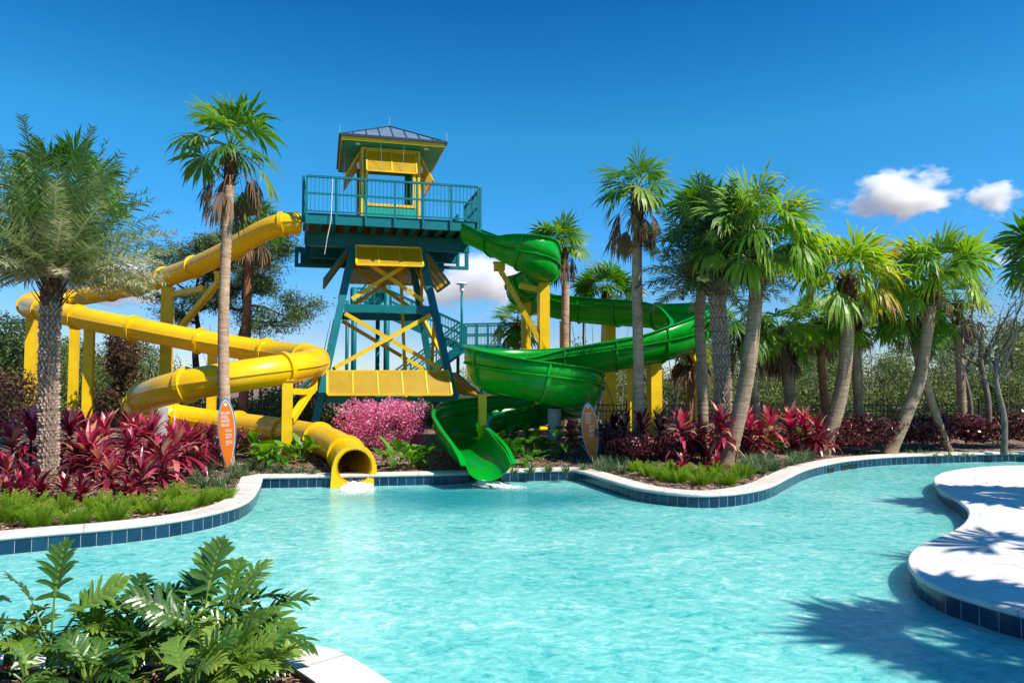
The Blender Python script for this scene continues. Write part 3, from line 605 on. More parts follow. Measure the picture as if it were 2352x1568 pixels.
# splashes
sp = splash(820, 1119, 0.22, -1, 1.3, 0.2, 3); stuff(sp.build('splash_foam', 'foam'), 'white foaming water at the mouth of the yellow tube', 'splash')
sp = splash(1088, 1117, 1.0, -0.34, 1.25, 0.17, 5); stuff(sp.build('splash_foam', 'foam'), 'white foam streak in front of the green slide mouth', 'splash')
# ------------------------------------------------------------------ slide tower
TA = R(14.5); TO = Vector((-5.98, 21.2, 0)); TU = Vector((math.cos(TA), math.sin(TA), 0)); TW = Vector((-math.sin(TA), math.cos(TA), 0)); TZ = Vector((0, 0, 1))
def L3(u, w, z): return TO + TU * u + TW * w + TZ * z
TR = Matrix.Rotation(TA, 3, 'Z')
def lbox(m, u0, u1, w0, w1, z0, z1): m.box(L3((u0 + u1) / 2, (w0 + w1) / 2, (z0 + z1) / 2), (abs(u1 - u0), abs(w1 - w0), abs(z1 - z0)), TR)
ZF = P(697, 490, 21.2).z; DU, DW = 5.12, 4.95
TW_ = thing('slide_tower', 'teal and yellow steel water slide tower with a roofed hut on its deck', 'tower', tuple(L3(2.5, 2.4, 0)))
# deck
m = MB()
nb = 33
for i in range(nb): lbox(m, 0.04, DU - 0.04, 0.05 + i * 0.147, 0.05 + i * 0.147 + 0.138, ZF - 0.045, ZF)
m.build('deck_boards', 'wood', TW_)
m = MB()
for w in (0.0, DW): lbox(m, 0, DU, w - 0.03, w + 0.03, ZF - 0.29, ZF + 0.015)
for u in (0.0, DU): lbox(m, u - 0.03, u + 0.03, 0.035, DW - 0.035, ZF - 0.29, ZF + 0.013)
m.build('fascia', 'teal', TW_)
for i in range(1, 13):
    m = MB(); u = DU * i / 13
    lbox(m, u - .025, u + .025, 0.04, DW - .04, ZF - 0.29, ZF - 0.05); lbox(m, u - .075, u + .075, 0.04, DW - .04, ZF - 0.305, ZF - 0.29); m.build('joist', 'teal', TW_)
for w, dz, u0, u1 in ((1.25, 0.40, .05, DU - .05), (3.55, 0.40, .05, DU - .05), (4.75, 0.52, -.25, DU - .3)):
    m = MB(); lbox(m, u0, u1, w - .03, w + .03, ZF - .305 - dz, ZF - .308); lbox(m, u0, u1, w - .12, w + .12, ZF - .33 - dz, ZF - .305 - dz); lbox(m, u0, u1, w - .121, w - .032, ZF - .332, ZF - .309); m.build('girder', 'teal', TW_)
# hanging frames under the deck ends
m = MB(); lbox(m, 4.3, 5.42, 3.1, 3.22, ZF - 1.0, ZF - .89); lbox(m, 5.3, 5.42, 3.1, 3.22, ZF - .888, ZF - .4); lbox(m, 5.0, 5.1, 3.1, 3.22, ZF - .888, ZF - .4); m.build('hanging_frame', 'teal', TW_)
m = MB(); lbox(m, -.42, 1.0, 4.0, 4.12, ZF - .98, ZF - .86); lbox(m, -.42, -.3, 4.0, 4.12, ZF - .858, ZF - .32); lbox(m, .5, .62, 4.0, 4.12, ZF - .858, ZF - .32); lbox(m, -.36, .0, 3.9, 3.98, ZF - .5, ZF - .32); m.build('hanging_frame', 'teal', TW_)
# railing: one part per side with its bars as pattern, posts apart
def railing(a, b, z0, z1, parent, nposts, mat='teal', pick=0.115, tz=0.0, posts=True, ext=0.0):
    a = Vector(a); b = Vector(b); h = z1 - z0; m = MB(); d = b - a; n = int(d.length / pick)
    up = Vector((0, 0, 1))
    m.beam(a + up * h, b + up * h, .075, .06); m.beam(a + up * h * .54, b + up * h * .54, .04, .055); m.beam(a + up * .07, b + up * .07, .04, .04)
    for i in range(1, n):
        p = a + d * (i / n); m.beam(p + up * .09, p + up * (h - .03), .016, .016)
    m.build('railing', mat, parent)
    if posts:
        for i in range(nposts):
            p = a + d * (i / (nposts - 1)); m = MB(); m.beam(p + up * (-ext), p + up * h, .06, .06); m.build('railing_post', mat, parent)
zr = P(697, 405, 21.2).z
railing(L3(.03, -.07, ZF), L3(DU - .03, -.07, ZF), ZF, zr, TW_, 7, ext=.3)
railing(L3(DU + .07, 0.05, ZF), L3(DU + .07, 2.6, ZF), ZF, zr, TW_, 3, ext=.25)
railing(L3(-.07, 0.05, ZF), L3(-.07, 1.4, ZF), ZF, zr, TW_, 2, ext=.25)
railing(L3(.05, DW + .07, ZF), L3(DU - .05, DW + .07, ZF), ZF, zr, TW_, 6, ext=.25)
railing(L3(-.07, 3.6, ZF), L3(-.07, DW - .05, ZF), ZF, zr, TW_, 2, ext=.25)
railing(L3(DU + .07, 3.9, ZF), L3(DU + .07, DW - .05, ZF), ZF, zr, TW_, 2, ext=.25)
# hut
HU0, HU1, HW0, HW1 = 1.62, 3.44, 1.0, 3.5; HZ1 = P(824, 343, 22.6).z + .12
so_, sh_ = ZF + .62, HZ1 - .18
def hutwall(p0, p1, nrm, awn=True):
    """wall with a large opening between p0 and p1 (local u,w) ; nrm = outward local"""
    p0 = Vector(p0); p1 = Vector(p1); d = (p1 - p0); Ln = d.length; d /= Ln; nn = Vector(nrm)
    def bx(m, s0, s1, z0, z1, t0, t1):
        a = p0 + d * (s0 + s1) / 2 + nn * (t0 + t1) / 2
        sz = Vector((abs(d.x) * (s1 - s0) + abs(nn.x) * (t1 - t0), abs(d.y) * (s1 - s0) + abs(nn.y) * (t1 - t0), z1 - z0)); m.box(L3(a.x, a.y, (z0 + z1) / 2), sz, TR)
    e = .2; w = MB(); bx(w, .0, Ln, ZF, so_, -.06, 0); bx(w, .0, Ln, sh_, HZ1, -.06, 0); bx(w, .0, e, so_, sh_, -.06, 0); bx(w, Ln - e, Ln, so_, sh_, -.06, 0)
    wo = w.build('hut_wall', 'tealdark', TW_)
    t = MB(); g = .004
    for s0, s1 in ((0.0, .075), (Ln - .075, Ln)): bx(t, s0, s1, ZF, HZ1 - .06, g, .03)
    bx(t, .075, Ln - .075, HZ1 - .13, HZ1 - .06, g, .028)
    bx(t, e - .06, e + .015, so_ - .06, sh_ + .03, g, .026); bx(t, Ln - e - .015, Ln - e + .06, so_ - .06, sh_ + .03, g, .026); bx(t, e + .015, Ln - e - .015, so_ - .06, so_ + .02, g, .024)
    bx(t, e + .015, Ln - e - .015, sh_ - .02, sh_ + .03, g, .024)
    t.build('trim', 'ysteel', wo)
    if not awn: return
    a = MB(); q0, q1 = p0 + d * (e - .05), p0 + d * (Ln - e + .05); drop, outw = .74, .42
    A = L3(*(q0 + nn * .04), sh_ + .02); B = L3(*(q1 + nn * .04), sh_ + .02); Cc = L3(*(q1 + nn * (.04 + outw)), sh_ + .02 - drop); D = L3(*(q0 + nn * (.04 + outw)), sh_ + .02 - drop)
    for x, y in ((A, B), (B, Cc), (Cc, D), (D, A), ((A + B) / 2, (Cc + D) / 2)): a.beam(x, y, .04, .04)
    ao = a.build('awning_frame', 'ysteel', wo); b = MB(); b.panel(A, B, Cc, D, .008); b.build('awning_mesh', 'perf', ao)
    ch = MB()
    for s in (.3, .7): ch.beam(Cc.lerp(D, s), L3(*(p0 + d * Ln * (1 - s) + nn * .5), HZ1 + .05), .008, .008)
    ch.build('awning_rod', 'steel', ao)
hutwall((HU0, HW0), (HU1, HW0), (0, -1)); hutwall((HU0, HW1), (HU1, HW1), (0, 1), False)
hutwall((HU0, HW0 + .07), (HU0, HW1 - .07), (-1, 0)); hutwall((HU1, HW0 + .07), (HU1, HW1 - .07), (1, 0))
ZE = P(778, 313, 21.9).z + .02; RU0, RU1, RW0, RW1 = 1.0, 4.14, .46, 4.15; ZP = ZE + .92
m = MB(); m.quad(L3(RU0 + .02, RW0 + .02, ZE - .1), L3(RU1 - .02, RW0 + .02, ZE - .1), L3(RU1 - .02, RW1 - .02, ZE - .1), L3(RU0 + .02, RW1 - .02, ZE - .1)); m.build('soffit', 'tealdark', TW_, solid=0.02)
m = MB()
lbox(m, RU0, RU1, RW0 - .012, RW0 + .012, ZE - .115, ZE); lbox(m, RU0, RU1, RW1 - .012, RW1 + .012, ZE - .115, ZE); lbox(m, RU0 - .012, RU0 + .012, RW0 + .015, RW1 - .015, ZE - .114, ZE); lbox(m, RU1 - .012, RU1 + .012, RW0 + .015, RW1 - .015, ZE - .114, ZE); m.build('roof_fascia', 'ysteel', TW_)
e = .05; cs = [L3(RU0 - e, RW0 - e, ZE + .01), L3(RU1 + e, RW0 - e, ZE + .01), L3(RU1 + e, RW1 + e, ZE + .01), L3(RU0 - e, RW1 + e, ZE + .01)]
pk0 = L3((RU0 + RU1) / 2, (RW0 + RW1) / 2 - .25, ZP); pk1 = L3((RU0 + RU1) / 2, (RW0 + RW1) / 2 + .25, ZP)
m = MB(); m.add(cs + [pk0, pk1], [(0, 1, 4), (1, 2, 5, 4), (2, 3, 5), (3, 0, 4, 5)]); ro = m.build('roof', 'roof', TW_, solid=.03)
m = MB()
up_ = Vector((0, 0, .02))
for i in range(4): m.beam(cs[i] + up_, cs[(i + 1) % 4] + up_, .05, .07)
for cpt, k_ in ((0, pk0), (1, pk0), (2, pk1), (3, pk1)): m.beam(cs[cpt] + up_, k_ + up_, .06, .045)
m.beam(pk0 + up_, pk1 + up_, .06, .05)
for fi, (a, b, pa, pb) in enumerate(((cs[0], cs[1], pk0, pk0), (cs[1], cs[2], pk0, pk1), (cs[2], cs[3], pk1, pk1), (cs[3], cs[0], pk1, pk0))):
    nn = 8
    for j in range(1, nn):
        t = j / nn; bp = a.lerp(b, t); tri = 1 - abs(2 * t - 1)
        tgt = a.lerp(pa, 2 * t) if t < .5 else b.lerp(pb, 2 - 2 * t)
        # seam runs straight up slope until it meets a hip
        upv = (pa + pb) / 2 - (a + b) / 2; hit = bp + upv * min(1, tri); m.beam(bp + up_, hit.lerp(bp, .03) + up_, .028, .035)
m.build('seam', 'roofdark', ro)
m = MB()
for q in cs + [pk0]: m.beam(q + Vector((0, 0, .04)), q + Vector((0, 0, .32)), .012, .012)
m.build('lightning_rod', 'steel', ro)
def disc(m, c, r, n=12, h=.03): m.tube([Vector(c), Vector(c) + Vector((0, 0, -h))], [r, r * .85], n)
for u, w in ((1.5, .75), (3.6, .75), (1.5, 3.8), (3.6, 3.8)):
    m = MB(); disc(m, L3(u, w, ZE - .112), .075); m.build('downlight', 'white', TW_)
for u in (HU0 - .05, HU1 + .05):
    m = MB(); m.smooth = True; m.tube([L3(u, HW0 + .3, HZ1 - .55 + z) for z in (-.12, -.09, 0, .09, .12)], [.02, .07, .085, .07, .02], 10); m.build('wall_lamp', 'white', TW_)
# legs
ZG = .3; ZT = ZF - .74
tops = {'fl': (1.42, 1.25), 'fr': (3.52, 1.25), 'bl': (1.42, 3.55), 'br': (3.52, 3.55)}
bots = {'fl': (.27, .25), 'fr': (4.67, .25), 'bl': (.27, 4.6), 'br': (4.67, 4.6)}
def legp(k_, z):
    t = (z - .3) / (ZT - .3); a = bots[k_]; b = tops[k_]; return L3(a[0] + (b[0] - a[0]) * t, a[1] + (b[1] - a[1]) * t, z)
for k_ in tops:
    m = MB(); m.beam(legp(k_, .0), legp(k_, ZT), .215, .215, up=TW); m.build('leg', 'teal', TW_)
def face(k0, k1, s, z): return legp(k0, z).lerp(legp(k1, z), s)
for k0, k1 in (('fl', 'fr'), ('bl', 'br'), ('fl', 'bl'), ('fr', 'br')):
    for z, h in ((4.12, .24), (1.35, .16)): m = MB(); m.beam(face(k0, k1, .04, z), face(k0, k1, .96, z), .18, h); m.build('cross_beam', 'teal', TW_)
    for (z0, z1), (sa, sb) in zip(((5.75, 4.4), (3.95, 2.3)), ((.1, .9), (.06, .94))):
        out = (TW * -.07 if k0[0] + k1[0] == 'ff' else TW * .07 if k0[0] + k1[0] == 'bb' else TU * (-.07 if k0[1] == 'l' else .07))
        m = MB(); m.beam(face(k0, k1, sa, z0), face(k0, k1, sb, z1), .1, .12); m.build('brace', 'ysteel', TW_)
        m = MB(); m.beam(face(k0, k1, sb, z0) + out, face(k0, k1, sa, z1) + out, .1, .12); m.build('brace', 'ysteel', TW_)
m = MB(); m.beam(L3(3.0, 2.6, ZT), L3(3.25, 2.4, .4), .1, .1); m.build('hanger', 'ysteel', TW_)
# tilted perforated skirts
def skirt(A, B, C, D, ndiv, frame='ysteel'):
    A, B, C, D = map(Vector, (A, B, C, D)); f = MB()
    for x, y in ((A, B), (B, C), (C, D), (D, A)): f.beam(x, y, .06, .06)
    for i in range(1, ndiv): f.beam(A.lerp(B, i / ndiv), D.lerp(C, i / ndiv), .04, .04)
    o = f.build('skirt_frame', frame, TW_); p = MB(); p.panel(A, B, C, D, .01); p.build('skirt_mesh', 'perf', o); return o
skirt(P(752, 852, 21.3), P(1030, 852, 22.3), P(1038, 906, 21.9), P(752, 906, 20.9), 5)
skirt(L3(4.6, 5.2, 2.2), L3(.3, 5.2, 2.2), L3(.2, 5.65, 1.55), L3(4.7, 5.65, 1.55), 5)
skirt(P(818, 564, 22.42), P(965, 570, 22.95), P(972, 611, 22.5), P(819, 607, 21.95), 3)
skirt(L3(3.6, 3.7, ZT), L3(1.4, 3.7, ZT), L3(1.3, 4.3, ZT - .7), L3(3.7, 4.3, ZT - .7), 3)
skirt(L3(1.28, 1.3, ZT + .05), L3(1.28, 3.5, ZT + .05), L3(.55, 3.6, ZT - 1.0), L3(.55, 1.15, ZT - 1.0), 3, 'teal')
skirt(L3(3.66, 3.5, ZT + .05), L3(3.66, 1.3, ZT + .05), L3(4.42, 1.15, ZT - 1.0), L3(4.42, 3.6, ZT - 1.0), 3, 'teal')
skirt(L3(4.55, 4.6, 2.15), L3(4.55, .5, 2.15), L3(5.3, .4, 1.45), L3(5.3, 4.8, 1.45), 5, 'teal')
skirt(L3(.35, .5, 2.15), L3(.35, 4.6, 2.15), L3(-.3, 4.8, 1.45), L3(-.3, .4, 1.45), 5, 'teal')
m = MB(); pts = [L3(.75, -.09, zr), L3(.72, -.12, ZF - .2), L3(.62, -.05, ZF - .7), L3(.55, 0.1, ZF - 1.15)]; m.tube(pts, .012, 5); m.build('rope', 'white', TW_)

# ------------------------------------------------------------------ stair behind the tower
ST = thing('staircase', 'teal steel staircase with landings and barred railings behind the slide tower', 'staircase', tuple(onground(1000, 30)))
dS = 30.0
LA0, LA1 = P(806, 714, dS), P(886, 714, dS); LB0, LB1 = P(1064, 796, dS), P(1172, 794, dS); zA, zB = LA0.z, LB0.z; wS = 1.2
def slab(a, b, nm):
    m = MB(); a = Vector(a); b = Vector(b); h = Vector((0, wS, 0)); b.z = a.z
    m.panel(a, b, b + h, a + h, .06)
    for q in (Vector(), h): m.beam(a + q - TZ * .13, b + q - TZ * .13, .05, .2)
    m.build(nm, 'teal', ST)
slab(LA0, LA1, 'landing'); slab(LB0, LB1, 'landing')
def flight(a, b, n, off=0.0):
    a = Vector(a) + Vector((0, off, 0)); b = Vector(b) + Vector((0, off, 0)); h = Vector((0, wS, 0)); m = MB()
    for q in (Vector(), h): m.beam(a + q - TZ * .12, b + q - TZ * .12, .05, .26)
    m.build('stringer', 'teal', ST); m = MB()
    for i in range(n):
        p = a.lerp(b, (i + .5) / n); m.box(p + h / 2, (.27, wS - .05, .04))
    m.build('treads', 'teal', ST)
    for q in (Vector(), h): railing(a + q, b + q, 0, .92, ST, 4, pick=.13)
flight(LA1, LB0, 11); flight(P(1062, 797, dS), P(884, 930, dS), 17, -1.3)
railing(LA0, LA1, 0, .92, ST, 3, pick=.13); railing(LA0 + Vector((0, wS, 0)), LA1 + Vector((0, wS, 0)), 0, .92, ST, 3, pick=.13)
for q in (0, wS): railing(LB0 + Vector((0.05, q, 0)), LB1 + Vector((0, q, 0)), 0, .92, ST, 5, pick=.13)
railing(LB1, LB1 + Vector((0, wS, 0)), 0, .92, ST, 2, pick=.13)
flight(P(812, 712, dS), P(872, 640, dS), 9, 1.3)
for px, yt, dd, r in ((798, 690, 30, .07), (814, 660, 30, .11), (868, 700, 31.2, .09), (889, 640, 30, .12), (1108, 800, 30.5, .08), (1052, 800, 30.8, .07)):
    p = P(px, yt, dd); m = MB(); m.smooth = True; m.tube([(p.x, p.y, hgt(p.x, p.y) - .1), p], r, 12); m.build('column', 'teal', ST)
def lamp(label, px, ytop, d, pole, head, zb, col, r):
    t = P(px, ytop, d); o = thing('lamp_post', label, 'lamp post', (t.x, t.y, zb)); m = MB(); m.smooth = True
    m.tube([(t.x, t.y, zb), (t.x, t.y, t.z - .3)], [r, r * .85], 10); m.build('pole', col, o); m = MB()
    m.smooth = False
    if head == 'disc':
        m.tube([t + TZ * z for z in (-.34, -.06)], [.1, .09], 12); m.build('lantern', 'white', o); m = MB(); m.tube([t + TZ * z for z in (-.06, -.03, .03)], [.24, .25, .12], 18); m.build('lamp_shade', 'white', o)
    else:
        m.beam(t - TZ * .3, t + Vector((.05, 0, -.04)), .06); m.box(t + Vector((.12, -.05, 0)), (.36, .2, .07), Matrix.Rotation(R(-18), 3, 'Y')); m.build('lamp_head', 'black' if head == 'flat' else 'white', o)
    return o
lamp('teal lamp post with a round white head standing by the stair landing', 1061, 650, 31.5, 0, 'disc', zB - .05, 'teal', .06)
lamp('black lamp post with a flat angled head under the upper green flume run', 1341, 708, 27.5, 0, 'flat', .3, 'black', .065)
lamp('black lamp post standing among the palms behind the second leaning palm', 1972, 700, 23.5, 0, 'flat', .3, 'black', .07)

# ------------------------------------------------------------------ surfboard signs
def text_mesh(s, size):
    c = bpy.data.curves.new('lettering', 'FONT'); c.body = s; c.size = size; c.extrude = 0.002; c.space_line = .82; c.offset = size * .018
    o = bpy.data.objects.new('lettering', c); COL.objects.link(o); bpy.context.view_layer.update()
    me = bpy.data.meshes.new_from_object(o.evaluated_get(bpy.context.evaluated_depsgraph_get())); bpy.data.objects.remove(o)
    vs = [v.co[:] for v in me.vertices]; fs = [tuple(p.vertices) for p in me.polygons]; bpy.data.meshes.remove(me); return vs, fs
def surfsign(label, base, height, width, lean, yaw, sink):
    o = thing('surfboard_sign', label, 'sign', base, 'orange surfboard signs in the planting beds')
    q = Matrix.Rotation(R(yaw), 3, 'Z') @ Matrix.Rotation(R(lean), 3, 'Y')
    def board(k_, y0, y1, nm, mt, zc0, zc1, par):
        m = MB(); n = 28; ring = []
        for sgn in (1, -1):
            rng_ = range(n + 1) if sgn > 0 else range(n - 1, 0, -1)
            for i in rng_:
                t = i / n; wv = max(0, 1 - ((t - .6) / .4) ** 2) ** .62 if t > .6 else math.sin(math.pi / 2 * t / .6) ** .9; ring.append((sgn * k_ * width / 2 * wv, zc0 + (zc1 - zc0) * t))
        kk_ = len(ring); vs = [Vector(base) + q @ Vector((x, yy, z)) for yy in (y0, y1) for x, z in ring]
        m.add(vs, [tuple(range(kk_)), tuple(range(2 * kk_ - 1, kk_ - 1, -1))] + [(i, i + kk_, (i + 1) % kk_ + kk_, (i + 1) % kk_) for i in range(kk_)]); return m.build(nm, mt, par)
    b = board(1, -.02, .02, 'board', 'blue', -sink, height, o)
    board(.905, -.024, -.02, 'border', 'white', -sink + .03, height - .035, b); fpn = board(.87, -.028, -.0241, 'face', 'orange', -sink + .05, height - .055, b)
    def put(vs, fs, x, z, nm, mt='white'):
        m = MB(); m.add([Vector(base) + q @ Vector((x + a, -.029 - c_, z + b_)) for a, b_, c_ in vs], fs); return m.build(nm, mt, fpn)
    H = height; sz = .052 * H
    for i, s in enumerate(('SPLASH', 'POOL', 'ENTRY', 'RULES')):
        vs, fs = text_mesh(s, sz); mxx = max(v[0] for v in vs); kx = .112 * H / mxx if i == 0 else kx
        put([(a * kx, b_, c_) for a, b_, c_ in vs], fs, -.062 * H, H * (.775 - .052 * i), 'lettering')
    rr = np.random.default_rng(4)
    for i, z in enumerate((.565, .545, .508, .49, .472, .455, .42, .402, .384, .366)):
        if i in (0, 2, 6): m = MB()
        x = -.018 * H; xe = H * (.066 if i not in (5, 9) else .025)
        while x < xe:
            wv = rr.uniform(.012, .03); m.add([Vector(base) + q @ Vector((a, -.031, z * H + b_)) for a, b_ in ((x, 0), (min(x + wv, xe), 0), (min(x + wv, xe), .0085 * H), (x, .0085 * H))], [(0, 1, 2, 3)]); x += wv + .006
        if i in (1, 5, 9): m.build('small_print', 'white', fpn)
    m = MB(); rad = .021 * H; m.add([Vector(base) + q @ Vector((math.cos(2 * math.pi * i / 16) * rad * (1 + .12 * (i % 2)), -.031, H * .905 + math.sin(2 * math.pi * i / 16) * rad * (1 + .12 * (i % 2)))) for i in range(16)], [tuple(range(16))]); m.build('emblem', 'white', fpn)
    return o
s1 = ground(526, 1082); s1.z -= .03
h1 = P(514, 912, s1.y).z - s1.z
surfsign('sunlit orange surfboard sign beside the left tall palm, by the yellow tube', tuple(s1), h1, .335, -3.6, 10, 0.0)
s2 = ground(1362, 1056); h2 = P(1347, 922, s2.y).z - s2.z
surfsign('shaded orange surfboard sign in front of the green flume bowl', tuple(s2), h2, .38, -5.5, -8, .22)

for px, py in ((1928, 1086.5), (1957, 1081.5), (1985, 1077.5)):
    g_ = G(px, py, 0.0); i_ = int(np.argmin(np.hypot(FAR[:, 0] - g_.x, FAR[:, 1] - g_.y))); tg = FAR[min(i_ + 1, len(FAR) - 1)] - FAR[i_ - 1]; an_ = math.atan2(tg[1], tg[0]); rz_ = Matrix.Rotation(an_, 3, 'Z')
    c = Vector((FAR[i_][0], FAR[i_][1], .045)); m = MB(); m.box(c, (.3, .02, .085), rz_); m.box(c + rz_ @ Vector((0, -.014, .048)), (.32, .03, .012), rz_); o = m.build('pool_inlet', 'black'); tag(o, 'dark inlet slot in the tiled wall on the far bend of the pool', 'inlet', 'dark inlet slots in the pool wall')
# ------------------------------------------------------------------ fence
FN = thing('metal_fence', 'low black metal picket fence in front of the woodland', 'fence', tuple(onground(1700, 24)))
fa, fb = onground(1290, 24.0), onground(2600, 21.5); zf = min(fa.z, fb.z)
m = MB(); d = fb - fa; n = int(d.length / .11)
for zz in (.12, .62, .8): m.beam(fa + TZ * zz, fb + TZ * zz, .025, .03)
for i in range(n):
    p = fa + d * (i / n); m.beam(p, p + TZ * .86, .014, .014)
m.build('pickets', 'black', FN)
for i in range(9): p = fa + d * (i / 8); m = MB(); m.beam(p - TZ * .1, p + TZ * .95, .05); m.build('fence_post', 'black', FN)
# ------------------------------------------------------------------ vegetation builders
def rnd(a, b): return random.uniform(a, b)
def perp(d):
    s = Vector((d.y, -d.x, 0))
    if s.length < .05: s = Vector((1, 0, 0))
    return s.normalized()
def petiole(m, p, d, L, r, droop, tint, n=5, taper=.5):
    p = Vector(p); d = Vector(d).normalized(); pts = [p.copy()]
    for i in range(n):
        d = (d + Vector((0, 0, -1)) * droop * (.35 + 1.9 * ((i + 1) / n) ** 1.6)).normalized(); p = p + d * (L / n); pts.append(p.copy())
    m.tube(pts, [r * (1 - (1 - taper) * i / n) for i in range(n + 1)], 4, False, tint); return p, d
def fan_leaf(m, base, d, lp, Rr, nseg=22, spread=2.0, droop=.10, pet_droop=.08, tint=.45, twist=0.0, petw=.03, tipb=.35):
    """petiole then a pleated fan of segments whose tips hang"""
    d = Vector(d).normalized(); p = Vector(base); side = perp(d)
    p, d = petiole(m, p, d, lp, petw * .5, pet_droop, min(1, tint + .25))
    side = perp(d); nrm = side.cross(d).normalized()
    if twist: side = (side * math.cos(twist) + nrm * math.sin(twist)).normalized(); nrm = side.cross(d).normalized()
    cup = rnd(.1, .45); da = 2 * spread / nseg
    for i in range(nseg):
        a = -spread + da * (i + .5); dd = d * math.cos(a) + side * math.sin(a) + nrm * (cup * (abs(a) / spread) ** 1.2 * .6 + (.05 if i % 2 else -.05))
        Ls = Rr * (1 - .32 * (abs(a) / spread) ** 2) * rnd(.82, 1.1)
        if random.random() < .05: Ls *= rnd(.4, .7)
        sd = (-d * math.sin(a) + side * math.cos(a))
        w = 2 * math.tan(da / 2) * Ls * .6 * 1.06
        m.ribbon(p, dd, Ls, w, sd, droop * rnd(.5, 2.0), 5, [.03, .36, .68, 1, .38, .02], tint=max(0, min(.95, tint + rnd(-.12, .12))), tipt=max(0, min(1, tint + tipb * rnd(.2, 1))))
def feather(m, base, d, L, nl=34, ll=.34, droop=.1, tint=.5, lw=.022, tipb=.2):
    p = Vector(base); d = Vector(d).normalized(); nst = 14; st = L / nst; pts = [p.copy()]; ds = [d.copy()]
    for i in range(nst):
        p = p + d * st; d = (d + Vector((0, 0, -1)) * droop * (.4 + i / nst)).normalized(); pts.append(p.copy()); ds.append(d.copy())
    m.ribbon(base, ds[0], .01, .01, perp(ds[0]), 0, 1, [1, 1], tint)
    for i in range(nst):
        s = perp(ds[i]); w0, w1 = .03 * (1 - i / nst) + .006, .03 * (1 - (i + 1) / nst) + .006
        m.add([pts[i] - s * w0, pts[i] + s * w0, pts[i + 1] + s * w1, pts[i + 1] - s * w1], [(0, 1, 2, 3)], min(1, tint + .25))
    for i in range(nl):
        t = .12 + .88 * (i + .5) / nl; x = t * nst; k = min(int(x), nst - 1); fr = x - k; q = pts[k].lerp(pts[k + 1], fr); dd = ds[k]
        s = perp(dd); u = s.cross(dd)
        prof = ll * (.55 + .75 * math.sin(math.pi * min(1, t * .9 + .1))) * (1 - .45 * t)
        for sg in (-1, 1):
            v = rnd(-.7, .9); ld = dd * rnd(.65, 1.0) + s * sg * rnd(.7, 1.0) + u * v
            m.ribbon(q, ld, prof * rnd(.85, 1.15), lw, dd, rnd(.02, .12), 2, [.7, 1, .05], tint=max(0, min(1, tint + rnd(-.2, .2))), tipt=max(0, min(1, tint + tipb)))
def sph_dirs(n, el0, el1, jit=.2, ph=None, pw=.85):
    out = []; ga = math.pi * (3 - 5 ** .5); ph = rnd(0, 6.28) if ph is None else ph
    for i in range(n):
        t = (i + .5) / n; el = el0 + (el1 - el0) * t ** pw; az = ph + i * ga + rnd(-jit, jit)
        out.append((Vector((math.cos(az) * math.cos(el), math.sin(az) * math.cos(el), math.sin(el))), t))
    return out
def trunk_mesh(pts, r0, r1, flare=1.15, rings=True, n=14, ringstep=.05, ringamp=.06):
    C, q = resample(catmull(pts, 8), ringstep); m = MB(); m.smooth = True; k = len(C); rad = []
    for i in range(k):
        t = i / (k - 1); r = r0 + (r1 - r0) * t; r *= 1 + (flare - 1) * math.exp(-q[i] / .22); r *= 1 + (ringamp * ((i % 2) - .5) if rings else 0) + rnd(-.02, .02); rad.append(r)
    m.tube(C.tolist(), rad, n); return m, C
